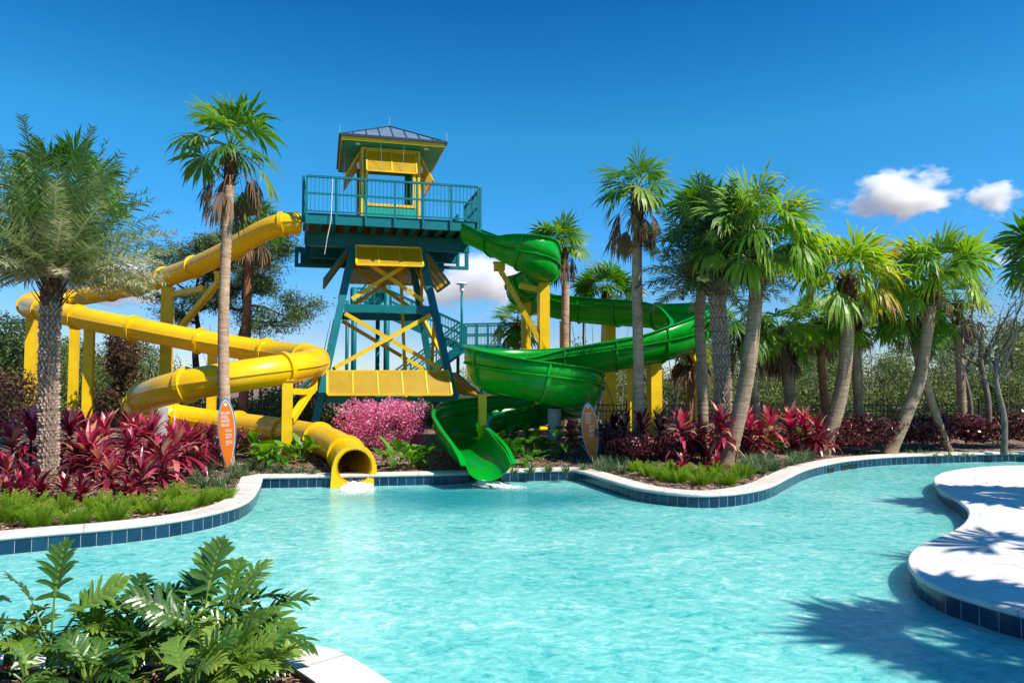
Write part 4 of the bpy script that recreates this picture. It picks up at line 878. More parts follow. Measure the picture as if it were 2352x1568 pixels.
def fan_palm(name, label, pts, r0, r1, nleaf, lp, Rr, mat='fan', bark_='bark_grey', el=(-.5, 1.35), tint=(.25, .7), dead=0, deadlen=(.5, .5), boots=.3, group=None, droop=.1, dead_el=(-1.35, -.75), bootr=1.5, nseg=22, crown_off=.05, bright=0):
    base = Vector(pts[0]); o = thing(name, label, 'palm tree', tuple(base), group); m, C = trunk_mesh(pts, r0, r1); m.build('trunk', bark_, o)
    top = Vector(C[-1]); tdir = (top - Vector(C[max(0, len(C) - 10)])).normalized()
    if boots:
        b = MB(); nb = int(26 * boots / .3)
        b.tube([top - tdir * boots, top - tdir * boots * .5, top + tdir * .06], [r1 * 1.05, r1 * bootr, r1 * .9], 9)
        for i in range(nb):
            a = i * 2.4; h = boots * (1 - i / nb); q = top - tdir * h; dd = Vector((math.cos(a), math.sin(a), .75)).normalized()
            b.ribbon(q + Vector((math.cos(a), math.sin(a), 0)) * r1 * .7, dd, r1 * 1.7, r1 * .75, perp(dd), -.05, 2, [1, .8, .5], tint=rnd(0, 1))
        b.build('leaf_bases', 'boots', o)
    cr = MB(); ctr = top + tdir * crown_off
    for dv, t in sph_dirs(nleaf, el[0], el[1]):
        k = 1 - .25 * t; dv = (dv + Vector((rnd(-.28, .28), rnd(-.28, .28), rnd(-.2, .2)))).normalized(); k *= rnd(.75, 1.15); tn = tint[0] + (tint[1] - tint[0]) * (random.random() ** 1.3)
        if t < .2: tn = min(1, tn + .15)
        fan_leaf(cr, ctr + dv * r1 * .5, dv, lp * k * rnd(.85, 1.15), Rr * rnd(.85, 1.12) * (1 - .1 * t), nseg, rnd(1.55, 2.15), droop * rnd(.7, 1.5) * (1.25 - .7 * t), .05 + .06 * (1 - t), tn, rnd(-1.0, 1.0), .035)
    cr.build('crown', mat, o)
    if dead:
        dm = MB()
        for i in range(dead):
            a = i * 2.4 + rnd(-.3, .3); e_ = rnd(*dead_el); dd = Vector((math.cos(a) * math.cos(e_), math.sin(a) * math.cos(e_), math.sin(e_)))
            st = Vector((dd.x, dd.y, .15)).normalized()
            fan_leaf(dm, top + Vector((dd.x, dd.y, 0)) * r1 - tdir * rnd(0, boots * .6), (st * .5 + dd * .8), deadlen[0] * rnd(.8, 1.15), deadlen[1] * rnd(.8, 1.15), 14, rnd(.5, 1.0), .22, .22, rnd(.1, .8), rnd(-1, 1), .022, .2)
        dm.build('dead_fronds', 'dead', o)
    return o
def date_palm(label, pts, r0, r1, nfr, L, mat, el=(-.55, 1.35), tint=(.35, .75), ll=.34, scale_r=.042, pw=.85):
    base = Vector(pts[0]); o = thing('date_palm', label, 'palm tree', tuple(base)); m, C = trunk_mesh(pts, r0, r1, 1.1, False, 16)
    # diamond pattern of old leaf bases
    k = len(C); ga = 2 * math.pi / 13; q = np.r_[0, np.cumsum(np.linalg.norm(np.diff(C, axis=0), axis=1))]; H = q[-1]; z = 0.0; row = 0
    while z < H - .05:
        i = min(int(np.searchsorted(q, z)), k - 2); c = Vector(C[i]); d = Vector(C[i + 1] - C[i]).normalized(); r = r0 + (r1 - r0) * z / H
        for j in range(13):
            a = ga * (j + .5 * (row % 2)) + rnd(-.08, .08); rv = Vector((math.cos(a), math.sin(a), 0)); rv = (rv - d * rv.dot(d)).normalized(); tv = d.cross(rv); wd = r * .235; hh = rnd(.045, .065); ot = rnd(.7, 1.3) * scale_r
            hh *= rnd(.75, 1.2); wd *= rnd(.8, 1.15); p = c + rv * (r * .96) + tv * rnd(-.012, .012); m.add([p - tv * wd, p + tv * wd, p + d * hh * 1.5 + rv * .01, p - d * hh * .8, p + d * hh * .55 + rv * ot], [(0, 3, 4), (3, 1, 4), (1, 2, 4), (2, 0, 4)], [0, 0, 0, .15, rnd(.7, 1)])
        z += .062; row += 1
    m.smooth = False
    m.t[:len(C) * 16] = [.1] * (len(C) * 16); m.build('trunk', 'date_boots', o); top = Vector(C[-1]); td = Vector(C[-1] - C[-6]).normalized(); b = MB()
    for i in range(46):
        a = i * 2.4; h = .5 * (1 - i / 46); dd = Vector((math.cos(a), math.sin(a), 1.3 + i * .03)).normalized()
        b.ribbon(top - td * h + Vector((math.cos(a), math.sin(a), 0)) * r1 * .85, dd, .34, .075, perp(dd), -.01, 3, [1, .8, .6, .45], tint=rnd(0, 1), fold=.3)
    b.build('leaf_bases', 'boots', o); cr = MB()
    for dv, t in sph_dirs(nfr, el[0], el[1], pw=pw):
        feather(cr, top + dv * .06, dv, L * rnd(.85, 1.1) * (.92 + .35 * t), 58, ll, .04 + .012 * (1 - t), tint[0] + (tint[1] - tint[0]) * random.random() * .6 + .55 * (1 - t) ** 1.3 - .05, .02)
    cr.build('crown', mat, o); return o
def col(pts_px):  # trunk polyline from pixels and depths
    return [tuple(P(*p)) for p in pts_px]
def trunk_to(pxs, d, dtop=None):
    """trunk from the ground point under pxs[0] upwards through the pixel list at depth d"""
    dtop = dtop or d; n = len(pxs); out = []
    for i, (x, y) in enumerate(pxs):
        dd = d + (dtop - d) * i / max(1, n - 1); p = P(x, y, dd)
        if i == 0: p.z = hgt(p.x, p.y) - .05
        out.append(tuple(p))
    return out

# --- palms, left to right
date_palm('silvery date palm with a diamond patterned trunk at the far left of the bed', trunk_to([(112, 1088), (112, 1000), (112, 850), (116, 720), (122, 645)], 12.1), .128, .135, 96, 1.85, 'date', (.12, 1.36), (.05, .85), .34, pw=1.25)
fan_palm('fan_palm', 'dark green fan palm crown showing behind and above the silvery date palm', trunk_to([(113, 1030), (113, 800), (117, 640), (150, 450)], 15.2), .14, .12, 24, .75, .8, 'fan', 'bark_grey', (-.25, 1.25), (.1, .4), 6, (.5, .5), .3)
fan_palm('fan_palm', 'tall fan palm with a smooth pinkish trunk and a brown skirt beside the tower', trunk_to([(527, 1070), (515, 900), (514, 700), (524, 480), (531, 350)], 14.7), .115, .098, 12, .62, .92, 'fan', 'bark_pale', (-.25, 1.4), (.25, .6), 15, (.62, .72), .7, None, .19, (-1.4, -.8), 1.25, 24)
fan_palm('fan_palm', 'smaller reddish fan palm behind the upper yellow tube run', trunk_to([(557, 985), (565, 790), (572, 600), (580, 520)], 24.5), .16, .13, 22, .6, .85, 'fan', 'bark_red', (-.2, 1.3), (.1, .5), 12, (.5, .9), .6)
fan_palm('fan_palm', 'slim fan palm standing between the green flume turn and its upper run', trunk_to([(1300, 970), (1298, 800), (1298, 640), (1287, 560)], 23.0), .135, .12, 20, .5, .75, 'fan', 'bark_pale', (-.1, 1.35), (.2, .6), 11, (.5, .8), .7, None, .11, (-1.45, -.9))
fan_palm('fan_palm', 'tall straight palm with a brown skirt in front of the green flume', trunk_to([(1468, 1010), (1467, 880), (1463, 650), (1464, 520), (1462, 440)], 16.2), .125, .105, 12, .5, .82, 'fan', 'bark_pale', (-.3, 1.4), (.25, .65), 18, (.6, .75), .8, None, .12, (-1.45, -.85), 1.3)
fan_palm('fan_palm', 'small dark fan palm peeking over the upper green flume run', trunk_to([(1388, 960), (1388, 800), (1392, 670)], 28.5), .15, .13, 24, .7, .95, 'fan', 'bark_grey', (-.2, 1.3), (.05, .45), 8, (.5, .7), .4)
fan_palm('fan_palm', 'low fan palm partly hidden behind the stair landing and yellow post', trunk_to([(1185, 960), (1185, 850), (1186, 745)], 26.5), .13, .12, 18, .5, .75, 'fan', 'bark_grey', (-.6, 1.2), (.2, .7), 8, (.5, .6), .3)
date_palm('dark date palm with a thick scaly trunk behind the leaning bright palm', trunk_to([(1662, 985), (1658, 850), (1650, 720), (1642, 640)], 15.6), .165, .16, 74, 1.65, 'datedark', (-.3, 1.35), (.1, .75), .34)
fan_palm('fan_palm', 'upright fan palm with a dark slim trunk beside the thin yellow post', trunk_to([(1616, 985), (1612, 850), (1608, 700), (1640, 530)], 16.4), .12, .11, 22, .75, .85, 'fan', 'bark_grey', (-.1, 1.35), (.15, .55), 14, (.6, .8), .8)
fan_palm('fan_palm', 'big bright fan palm leaning right from the tip of the planting bed', trunk_to([(1666, 1058), (1700, 940), (1722, 820), (1736, 680), (1744, 560)], 15.0), .16, .135, 32, .85, 1.02, 'fanbright', 'bark_grey', (-.3, 1.35), (.15, .75), 9, (.35, .3), 1.0, None, .2, (-.9, -.2), 1.7, 26)
fan_palm('fan_palm', 'second leaning fan palm with yellow tinged leaves, right of the biggest one', trunk_to([(1886, 1032), (1925, 930), (1943, 820), (1946, 720), (1943, 645)], 17.6), .175, .145, 27, .8, 1.02, 'fanbright', 'bark_grey', (-.25, 1.3), (.25, .9), 8, (.4, .4), .6, None, .2, (-1.2, -.3), 1.6, 24)
fan_palm('fan_palm', 'curved trunk fan palm leaning right beside the dark red hedge', trunk_to([(2038, 1034), (2078, 960), (2112, 870), (2130, 760), (2138, 700), (2150, 640)], 17.7), .16, .125, 27, .74, .98, 'fanbright', 'bark_grey', (-.2, 1.35), (.15, .65), 8, (.45, .5), .7, None, .19, (-1.2, -.3), 1.45, 24)
fan_palm('fan_palm', 'dark fan palm cut off by the right edge of the view', trunk_to([(2440, 990), (2435, 800), (2430, 580)], 17.5), .15, .13, 26, .7, .9, 'fan', 'bark_grey', (-.4, 1.3), (.05, .35), 8, (.5, .6), .4)
G_ = 'smaller fan palms behind the leaning palms'
fan_palm('fan_palm', 'short fan palm with a long grey hanging skirt behind the big leaning palm', trunk_to([(1822, 960), (1812, 880), (1800, 800), (1790, 760)], 19.0), .16, .13, 16, .6, .8, 'fanbright', 'bark_grey', (-.9, .9), (.2, .6), 22, (.35, .85), .6, G_, .2, (-1.5, -1.0), 1.6)
fan_palm('fan_palm', 'thin reddish trunk fan palm between the two leaning palms', trunk_to([(1902, 985), (1890, 880), (1882, 780), (1880, 740)], 20.0), .105, .1, 18, .55, .75, 'fan', 'bark_red', (-.6, 1.2), (.3, .8), 8, (.4, .6), .5, G_, .14)
fan_palm('fan_palm', 'fan palm with low bright leaves directly behind the second leaning palm', trunk_to([(1978, 985), (1968, 880), (1962, 780), (1968, 735)], 19.5), .12, .11, 20, .55, .8, 'fanbright', 'bark_grey', (-.4, 1.2), (.2, .7), 6, (.4, .5), .4, G_, .12)
fan_palm('fan_palm', 'fan palm half hidden behind the curved trunk palm, with a dark bulging neck', trunk_to([(2180, 990), (2138, 920), (2112, 830), (2098, 730)], 18.5), .085, .13, 20, .55, .8, 'fan', 'bark_grey', (-.4, 1.25), (.2, .7), 10, (.4, .6), .5, G_, .12)
fan_palm('fan_palm', 'fan palm whose drooping leaves hang right behind the biggest palm trunk', trunk_to([(1748, 975), (1728, 880), (1712, 800), (1700, 750)], 18.0), .1, .12, 18, .5, .75, 'fan', 'bark_grey', (-.6, 1.1), (.2, .7), 14, (.4, .6), .9, G_, .15)
fan_palm('fan_palm', 'brown headed fan palm behind the thin yellow post of the green flume', trunk_to([(1578, 970), (1588, 880), (1592, 800)], 21.5), .1, .11, 8, .5, .7, 'fan', 'bark_red', (-.2, 1.2), (.4, .8), 24, (.4, .7), .5, G_, .15, (-1.5, -.5))
fan_palm('fan_palm', 'fan palm with a brown leaf head beside the bare tree', trunk_to([(2212, 960), (2205, 840), (2195, 700)], 21.0), .12, .11, 10, .5, .75, 'fan', 'bark_grey', (0, 1.2), (.4, .8), 20, (.5, .7), .6, G_, .12, (-1.3, .1))
# palms standing on the pool deck to the right of the view: they cast the shadows on the water and paving
for i, (x, y, hh, lab) in enumerate([(7.0, 3.7, 4.5, 'deck fan palm nearest the camera, outside the right edge of the view'), (11.0, 9.3, 4.7, 'deck fan palm farther along the pool deck, outside the right edge'), (9.6, 5.4, 5.6, 'taller deck fan palm between the other two deck palms')]):
    fan_palm('fan_palm', lab, [(x, y, .2), (x + .1, y, hh * .5), (x, y, hh)], .17, .14, 46 if i < 2 else 5, .62, .85, 'fan', 'bark_grey', (-.7, 1.3), (.1, .5), 0, (.5, .5), .4, nseg=14)

# --- pine
def limb(m, p, d, L, r, depth, tips, bend=.25, n=6):
    p = Vector(p); d = Vector(d).normalized(); pts = [p.copy()]; rad = [r]
    for i in range(n):
        d = (d + Vector((rnd(-1, 1), rnd(-1, 1), rnd(-.7, .9))) * bend).normalized(); p = p + d * L / n; pts.append(p.copy()); rad.append(r * (1 - .75 * (i + 1) / n))
        if depth > 0 and i >= 1 and random.random() < .75:
            s = Vector((rnd(-1, 1), rnd(-1, 1), rnd(-.3, .8))); limb(m, p, d * .6 + s * .8, L * rnd(.35, .55), rad[-1] * .65, depth - 1, tips, bend * 1.1, 4)
        if depth == 0 and i >= n // 2: tips.append(p.copy())
    tips.append(p.copy()); m.tube(pts, rad, 6, tint=.5)
def pine(label, px, d, ztopy, seed, limbs):
    random.seed(seed); b = onground(px, d); top = P(px + 8, ztopy, d); o = thing('pine_tree', label, 'pine tree', tuple(b)); m = MB(); m.smooth = True; tips = []
    H = top.z - b.z; pts = [b + Vector((rnd(-.1, .1), rnd(-.1, .1), H * i / 7)) for i in range(8)]; pts[-1] = top; C = catmull([tuple(p) for p in pts], 4); m.tube(C.tolist(), [.2 * (1 - .75 * i / len(C)) for i in range(len(C))], 8)
    for f, az, el, L in limbs:
        q = b.lerp(top, f); limb(m, q, (math.cos(az), math.sin(az), el), L, .075, 2, tips, .3)
    limb(m, top, (0.2, 0, 1), .8, .04, 1, tips, .3); m.build('trunk', 'bark_dark', o); c = MB(); cs = []; tt = []
    for t in tips:
        k_ = random.randint(50, 95); sp_ = rnd(.2, .4); q = RNG.normal(size=(k_, 3)) * np.array([sp_, sp_, sp_ * .6]) + np.array(t); cs.append(q); tt.append(np.clip(rnd(.1, .6) + RNG.normal(0, .15, k_) + (q[:, 2] - t.z) * .8, 0, 1))
    c.leaves(np.vstack(cs), .21, np.concatenate(tt), 5.5); c.build('crown', 'pine_leaf', o)
limbs = [(.56, 0.1, .15, 2.6), (.62, 2.9, .2, 2.2), (.66, .4, .1, 3.3), (.7, -.6, .3, 2.4), (.76, 3.3, .15, 2.7), (.8, .25, .35, 2.8), (.86, 2.6, .4, 2.0), (.9, 0.6, .5, 2.0), (.97, 3.6, .5, 1.6), (.72, 1.6, .3, 1.8), (.52, -.2, -.05, 2.4)]
limbs = [(a, b, c, d * .8) for a, b, c, d in limbs]
pine('dark pine tree with crooked limbs between the yellow tube and the tower', 556, 33, 575, 5, limbs)
pine('smaller dark pine tree just left of the crooked pine, behind the yellow bracket', 452, 34, 615, 11, [(.6, 3.0, .3, 1.6), (.7, .2, .3, 1.7), (.8, 3.6, .3, 1.8), (.88, .5, .4, 1.6), (.94, 2.8, .5, 1.4), (1, -.6, .6, 1.2)])
# --- bare trees
def bare(label, px, d, ty, seed, r, spread, leafy=.25):
    random.seed(seed); b = onground(px, d); top = P(px - 6, ty, d); o = thing('bare_tree', label, 'tree', tuple(b)); m = MB(); m.smooth = True; tips = []
    pts = [b, b.lerp(top, .35) + Vector((.06, 0, 0)), b.lerp(top, .7) + Vector((-.08, 0, 0)), top]; C = catmull([tuple(p) for p in pts], 6); m.tube(C.tolist(), [r * (1 - .4 * i / len(C)) for i in range(len(C))], 8)
    for i in range(7):
        f = rnd(.6, 1); limb(m, b.lerp(top, f), (math.cos(i * 2.4), math.sin(i * 2.4) * .5, rnd(.5, 1.3)), spread * rnd(.7, 1.2), r * .45, 2, tips, .3)
    m.build('trunk', 'bark_bare', o); c = MB(); q = np.array([list(t) for t in tips if random.random() < leafy]); q = np.repeat(q, 7, 0) + RNG.normal(0, .12, (len(q) * 7, 3))
    c.leaves(q, .09, RNG.uniform(.4, 1, len(q)), 2); c.build('crown', 'wood_leaf', o)
bare('bare branched grey tree at the right, in front of the woodland', 2297, 17.6, 800, 3, .075, 1.6, .3)
bare('leafless grey tree behind the bare branched one, nearer the curved palm', 2262, 20.5, 760, 8, .09, 1.7, .3)
bare('thin leafless sapling left of the grey trees at the right', 2222, 22.0, 790, 21, .07, 1.3, .3)

# --- thicket (stuff) and brush
def clumps(m, spec, leaf, dens, el=1.8, base=.35):
    for (c, r3, t) in spec:
        n = int(dens); u = RNG.normal(size=(n, 3)); u /= np.linalg.norm(u, axis=1)[:, None]; rr = RNG.uniform(.25, 1, n) ** .5
        q = u * (rr * (1 + .28 * np.sin(u[:, 0] * 5 + c[0] * 3) * np.sin(u[:, 2] * 4 + c[1])))[:, None] * np.array(r3) + np.array(c); tint = np.clip(t + RNG.normal(0, .17, n), 0, 1); k = q[:, 2] > .1
        m.leaves(q[k], leaf, tint[k], el)
th = MB(); spec = []
def band(x0, x1, d0, d1, ytop, n, rr, tn, jit=25):
    for i in range(n):
        px = rnd(x0, x1); d = rnd(d0, d1); yt = ytop(px) + rnd(-jit * .3, jit); r = rnd(*rr) * d / 30; t = P(px, yt, d); x = t.x; z = t.z - r * .8
        while z > -r * .3:
            spec.append(((x + rnd(-.4, .4), d + rnd(-1, 1), z), (r * rnd(.9, 1.4), r, r * rnd(.7, 1)), tn + rnd(-.15, .15))); z -= r * 1.25
random.seed(31)
band(1330, 2480, 29, 38, lambda x: 812 - 22 * math.sin(x * .011) - (30 if x > 2280 else 0), 46, (.9, 1.5), .52)
band(1400, 2480, 31, 40, lambda x: 765 + 25 * math.sin(x * .023) - (25 if x > 2200 else 0), 26, (.5, .95), .62, 30)
band(-100, 330, 31, 40, lambda x: 765, 10, (.6, 1.0), .4, 30)
band(1560, 2480, 25, 29, lambda x: 868 - 15 * math.sin(x * .017), 30, (.7, 1.2), .45, 40)
band(-120, 360, 30, 38, lambda x: 790 - 15 * math.sin(x * .02), 22, (1.0, 1.6), .45)
band(-100, 760, 24, 29, lambda x: 880 - 20 * math.sin(x * .02), 26, (.8, 1.2), .45, 40)
band(740, 1420, 36, 46, lambda x: 858 - 18 * math.sin(x * .03), 26, (.8, 1.3), .5, 30)
band(640, 1330, 25, 29, lambda x: 930, 22, (.6, .9), .35, 30)
band(-700, -100, 26, 40, lambda x: 790, 10, (1.2, 2.0), .35); band(2480, 3000, 24, 36, lambda x: 780, 10, (1.2, 2.0), .45)
clumps(th, spec, .105, 1500, 1.9)
stuff(th.build('woodland_thicket', 'wood_leaf'), 'dense grey green woodland brush behind the slides and palms', 'woodland')
# thin stems within the thicket
ts = MB(); random.seed(77)
for i in range(90):
    px = rnd(1340, 2450) if i < 62 else rnd(-60, 760); d = rnd(24.5, 28); b = onground(px, d); h = rnd(1.6, 3.6); dx = rnd(-.7, .7); ts.tube([b, b + Vector((dx * .4, 0, h * .5)), b + Vector((dx, rnd(-.3, .3), h))], [rnd(.015, .035), .02, .006], 5)
stuff(ts.build('thicket_stems', 'bark_bare'), 'thin pale stems of the woodland brush behind the palms', 'woodland')
def bush(name, label, cat, px, py_base, d, spec, leaf, mat, n, el=1.8, group=None, base=None):
    b = base or onground(px, d); o = MB()
    for dx, dy, dz, r3, t in spec: clumps(o, [((b.x + dx, b.y + dy, b.z + dz), r3, t)], leaf, n, el)
    ob = o.build(name, mat); ob_recenter(ob, b); return tag(ob, label, cat, group)
def ob_recenter(ob, b):
    ob.data.transform(Matrix.Translation(-Vector(b))); ob.location = b
random.seed(12)
bush('brown_shrub', 'tall reddish brown feathery shrub behind the lower yellow tube turn', 'shrub', 292, 0, 23.5, [(rnd(-.4, .4), rnd(-.4, .4), z, (.45, .45, .45), rnd(.3, .7)) for z in (.4, .8, 1.2, 1.6, 2.0, 2.4, 2.8, 1.4, 2.2, 2.6)], .13, 'brush', 520, 2.6)
bush('brown_shrub', 'drooping brown shrub at the far left behind the date palm', 'shrub', 25, 0, 20.5, [(rnd(-.7, .7), rnd(-.4, .4), z, (.6, .5, .4), rnd(.3, .7)) for z in (.3, .6, .9, 1.2, 1.4, 1.6)], .14, 'brush', 420, 3)
bush('conifer_tree', 'dense dark green tree at the left edge behind the brown shrub', 'tree', 30, 0, 29, [(rnd(-1.1, 1.1), rnd(-.6, .6), z, (1.0, .9, .6), rnd(.1, .5)) for z in (.6, 1.2, 1.8, 2.3, 2.8, 3.2, 3.5, 2.6, 2.0)], .16, 'pine_leaf', 800, 2.5)
bush('pink_shrub', 'pink flowering shrub in front of the slide tower between the two slides', 'shrub', 876, 0, 17.2, [(rnd(-.82, .82), rnd(-.35, .35), z_, (.34, .34, .26), .28 + .38 * z_ + rnd(-.1, .12)) for z_ in [rnd(.2, .98) for _ in range(26)]] + [(-.25, 0, .95, (.4, .3, .25), .62), (.5, 0, .9, (.35, .3, .25), .6)], .06, 'pink', 400, 1.9)
# ------------------------------------------------------------------ bed plants: prototypes, then copies
def cordyline_mesh(seed, n=34, L=.42, w=.065, tint=(.3, .95), stem=True):
    random.seed(seed); m = MB()
    if stem: m.tube([(0, 0, -.45), (.01, 0, -.1), (0, 0, .05)], [.018, .016, .012], 6, tint=.05)
    for dv, t in sph_dirs(n, -.45, 1.4, .6):
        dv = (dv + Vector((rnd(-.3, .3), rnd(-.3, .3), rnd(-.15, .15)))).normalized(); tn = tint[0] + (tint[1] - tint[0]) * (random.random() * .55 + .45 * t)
        if random.random() < .2: tn = rnd(.93, 1.05)
        elif random.random() < .2: tn = rnd(0, .3)
        m.ribbon(Vector((0, 0, -.22 + .26 * t)), dv, L * rnd(.65, 1.2) * (1 - .25 * t), w * rnd(.75, 1.35), perp(dv), .10 + .08 * (1 - t), 5, [.25, .75, 1, .9, .55, .03], tint=min(1, max(0, tn + rnd(-.18, .18))), tipt=min(1, max(0, tn + rnd(-.05, .2))), fold=.22)
    return m
def proto(m, name, mat): o = m.build(name, mat); return o
def place(meshes, name, label, cat, group, p, s, az=None, tilt=0):
    o = bpy.data.objects.new(name, meshes[place.k % len(meshes)]); place.k += 1; COL.objects.link(o); o.location = p; o.scale = (s, s, s * rnd(.92, 1.1)); o.rotation_euler = (rnd(-tilt, tilt), rnd(-tilt, tilt), rnd(0, 6.28) if az is None else az); tag(o, label, cat, group); return o
place.k = 0
def meshes_of(ms, name, mat):
    out = []
    for m in ms: o = m.build(name, mat); out.append(o.data); bpy.data.objects.remove(o)
    return out
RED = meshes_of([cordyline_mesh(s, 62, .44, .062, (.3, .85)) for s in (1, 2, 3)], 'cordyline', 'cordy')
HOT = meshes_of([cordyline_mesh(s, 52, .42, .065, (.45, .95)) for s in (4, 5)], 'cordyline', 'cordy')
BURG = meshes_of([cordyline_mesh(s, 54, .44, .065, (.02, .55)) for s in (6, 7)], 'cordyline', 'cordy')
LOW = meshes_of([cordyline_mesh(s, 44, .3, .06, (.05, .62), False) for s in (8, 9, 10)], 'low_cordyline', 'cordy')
GC = 'red cordyline plants in the left bed'; GCR = 'red cordyline plants in the right bed'
def at(px, py, d): return P(px, py, d)
random.seed(41)
for px, py, d, s, kind, lab in [
    (27, 1012, 12.9, 1.0, RED, 'dusky red cordyline at the left edge of the bed'), (72, 992, 13.3, 1.05, RED, 'red cordyline touching the left side of the date palm trunk'),
    (160, 985, 13.8, .95, RED, 'tall red cordyline just right of the date palm trunk, in front of two yellow posts'), (203, 1040, 12.4, 1.12, RED, 'large cordyline with pale coppery lower leaves, right of the date palm'),
    (240, 995, 13.4, 1.0, HOT, 'magenta cordyline behind the coppery one, middle of the left clump'), (299, 1026, 12.6, .85, HOT, 'small bright magenta cordyline in the middle of the left clump'),
    (290, 985, 14.2, .85, BURG, 'dark burgundy cordyline at the back of the left clump'), (347, 996, 13.4, 1.0, RED, 'red cordyline in front of the grey pedestal under the yellow tube'),
    (374, 1052, 12.0, 1.0, HOT, 'vivid magenta cordyline at the front right of the left clump'), (402, 1018, 12.9, 1.0, RED, 'red cordyline behind the vivid front one, right part of the clump'),
    (432, 1012, 13.2, .95, RED, 'spreading reddish cordyline at the right end of the left clump'), (481, 1000, 14.6, .7, RED, 'small red cordyline just left of the tall palm trunk'),
    (255, 1078, 11.5, .75, RED, 'low cordyline with half hidden leaves in front of the coppery one'), (325, 1090, 11.2, .8, BURG, 'burgundy cordyline with pale striped leaves nearest the liriope'), (120, 1030, 13.2, .8, BURG, 'dark cordyline half hidden behind the date palm trunk'), (228, 1052, 12.2, .8, RED, 'mid sized red cordyline between the coppery one and the front row'), (340, 1045, 12.4, .85, BURG, 'dark burgundy cordyline left of the vivid front one'), (178, 1050, 12.6, .8, BURG, 'dark burgundy cordyline low beside the date palm trunk'), (310, 1000, 13.6, .95, RED, 'red cordyline left of the grey pedestal'), (455, 1022, 13.6, .75, BURG, 'dark burgundy cordyline at the right end behind the liriope'), (195, 990, 14.2, .95, BURG, 'dark burgundy cordyline at the back under two yellow posts')]:
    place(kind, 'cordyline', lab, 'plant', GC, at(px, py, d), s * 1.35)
for px, py, d, s, kind, lab in [
    (1312, 990, 16.3, .8, RED, 'pinkish cordyline just left of the shaded surfboard sign'), (1408, 986, 16.8, 1.0, BURG, 'dark purple cordyline just right of the shaded sign'), (1435, 982, 16.6, 1.0, BURG, 'purple cordyline left of the tall bare palm trunk'), (1475, 982, 16.0, 1.0, BURG, 'burgundy cordyline at the foot of the tall bare palm'),
    (1515, 985, 16.4, 1.0, BURG, 'burgundy cordyline in front of the wide yellow post'), (1567, 980, 15.4, 1.15, HOT, 'bright pink cordyline between the yellow post and the scaly trunk'), (1656, 975, 15.0, 1.15, HOT, 'hot pink cordyline at the foot of the scaly date palm trunk'), (1610, 1000, 15.6, .9, BURG, 'dark cordyline between the two pink ones'),
    (1722, 978, 17.0, 1.1, RED, 'scarlet cordyline just right of the leaning palm trunk'), (1768, 976, 17.2, 1.1, RED, 'scarlet cordyline right of the thin palm stems'), (1814, 973, 17.5, 1.15, RED, 'scarlet cordyline below the grey skirted palm'), (1850, 978, 17.4, 1.05, RED, 'red cordyline near the end of the right row'), (1880, 988, 17.0, .95, BURG, 'dark red cordyline at the right end of the row by the second leaning palm'), (1745, 1000, 16.4, .85, BURG, 'dark cordyline in front of the scarlet row')]:
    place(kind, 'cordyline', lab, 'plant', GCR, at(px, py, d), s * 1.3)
for px, py, s, lab, grp in [
    (16, 1085, 1.0, 'dark red low plant behind the ferns at the left edge', 0), (55, 1100, 1.05, 'dark red low plant left of the date palm base', 0), (90, 1132, 1.0, 'dark red low plant in front of the date palm base', 0), (12, 1150, .95, 'dark low plant at the left edge above the nearest fern', 0), (42, 1142, .9, 'dark red low plant between the left edge and the palm base', 0), (188, 1138, .95, 'crimson low plant right of the date palm, above the ferns', 0), (150, 1120, .8, 'dim red low plant right beside the date palm base', 0), (297, 1128, .8, 'crimson low plant in front of the burgundy cordyline', 0),
    (1568, 1072, .85, 'small crimson plant behind the right ferns', 1), (1632, 1055, .75, 'small crimson plant left of the leaning palm base', 1), (1650, 1078, .85, 'small crimson plant in front of the leaning palm base', 1)]:
    g = ground(px, py + 14); place(LOW, 'low_cordyline', lab, 'plant', 'low dark red plants at the bed edge', g + Vector((0, 0, .14)), s * 1.35)
# foxtail ferns
def fern_mesh(seed):
    random.seed(seed); m = MB()
    for i in range(24):
        a = i * 2.4; r = .12 * math.sqrt(i / 24); lean = rnd(.2, 1.15) * (i / 24) ** .5 + .1; d = Vector((math.cos(a) * lean, math.sin(a) * lean, 1)).normalized(); p = Vector((math.cos(a) * r, math.sin(a) * r, 0)); L = rnd(.2, .36); n = 13; tn = rnd(.25, .75)
        for k in range(n):
            t = k / n; q = p + d * L * t + Vector((0, 0, -.05 * t * t)); 
            for j in range(8):
                aa = j * .785 + k * .5; s = perp(d); u = s.cross(d); nd = s * math.cos(aa) + u * math.sin(aa) + d * .7
                m.ribbon(q, nd, (.06 - .03 * t) * rnd(.7, 1.2), .008, d, .05, 1, [1, .2], tint=min(1, tn + .35 * t + rnd(-.1, .1)))
    return m
FERN = meshes_of([fern_mesh(s) for s in (1, 2, 3)], 'foxtail_fern', 'fern')
random.seed(52)
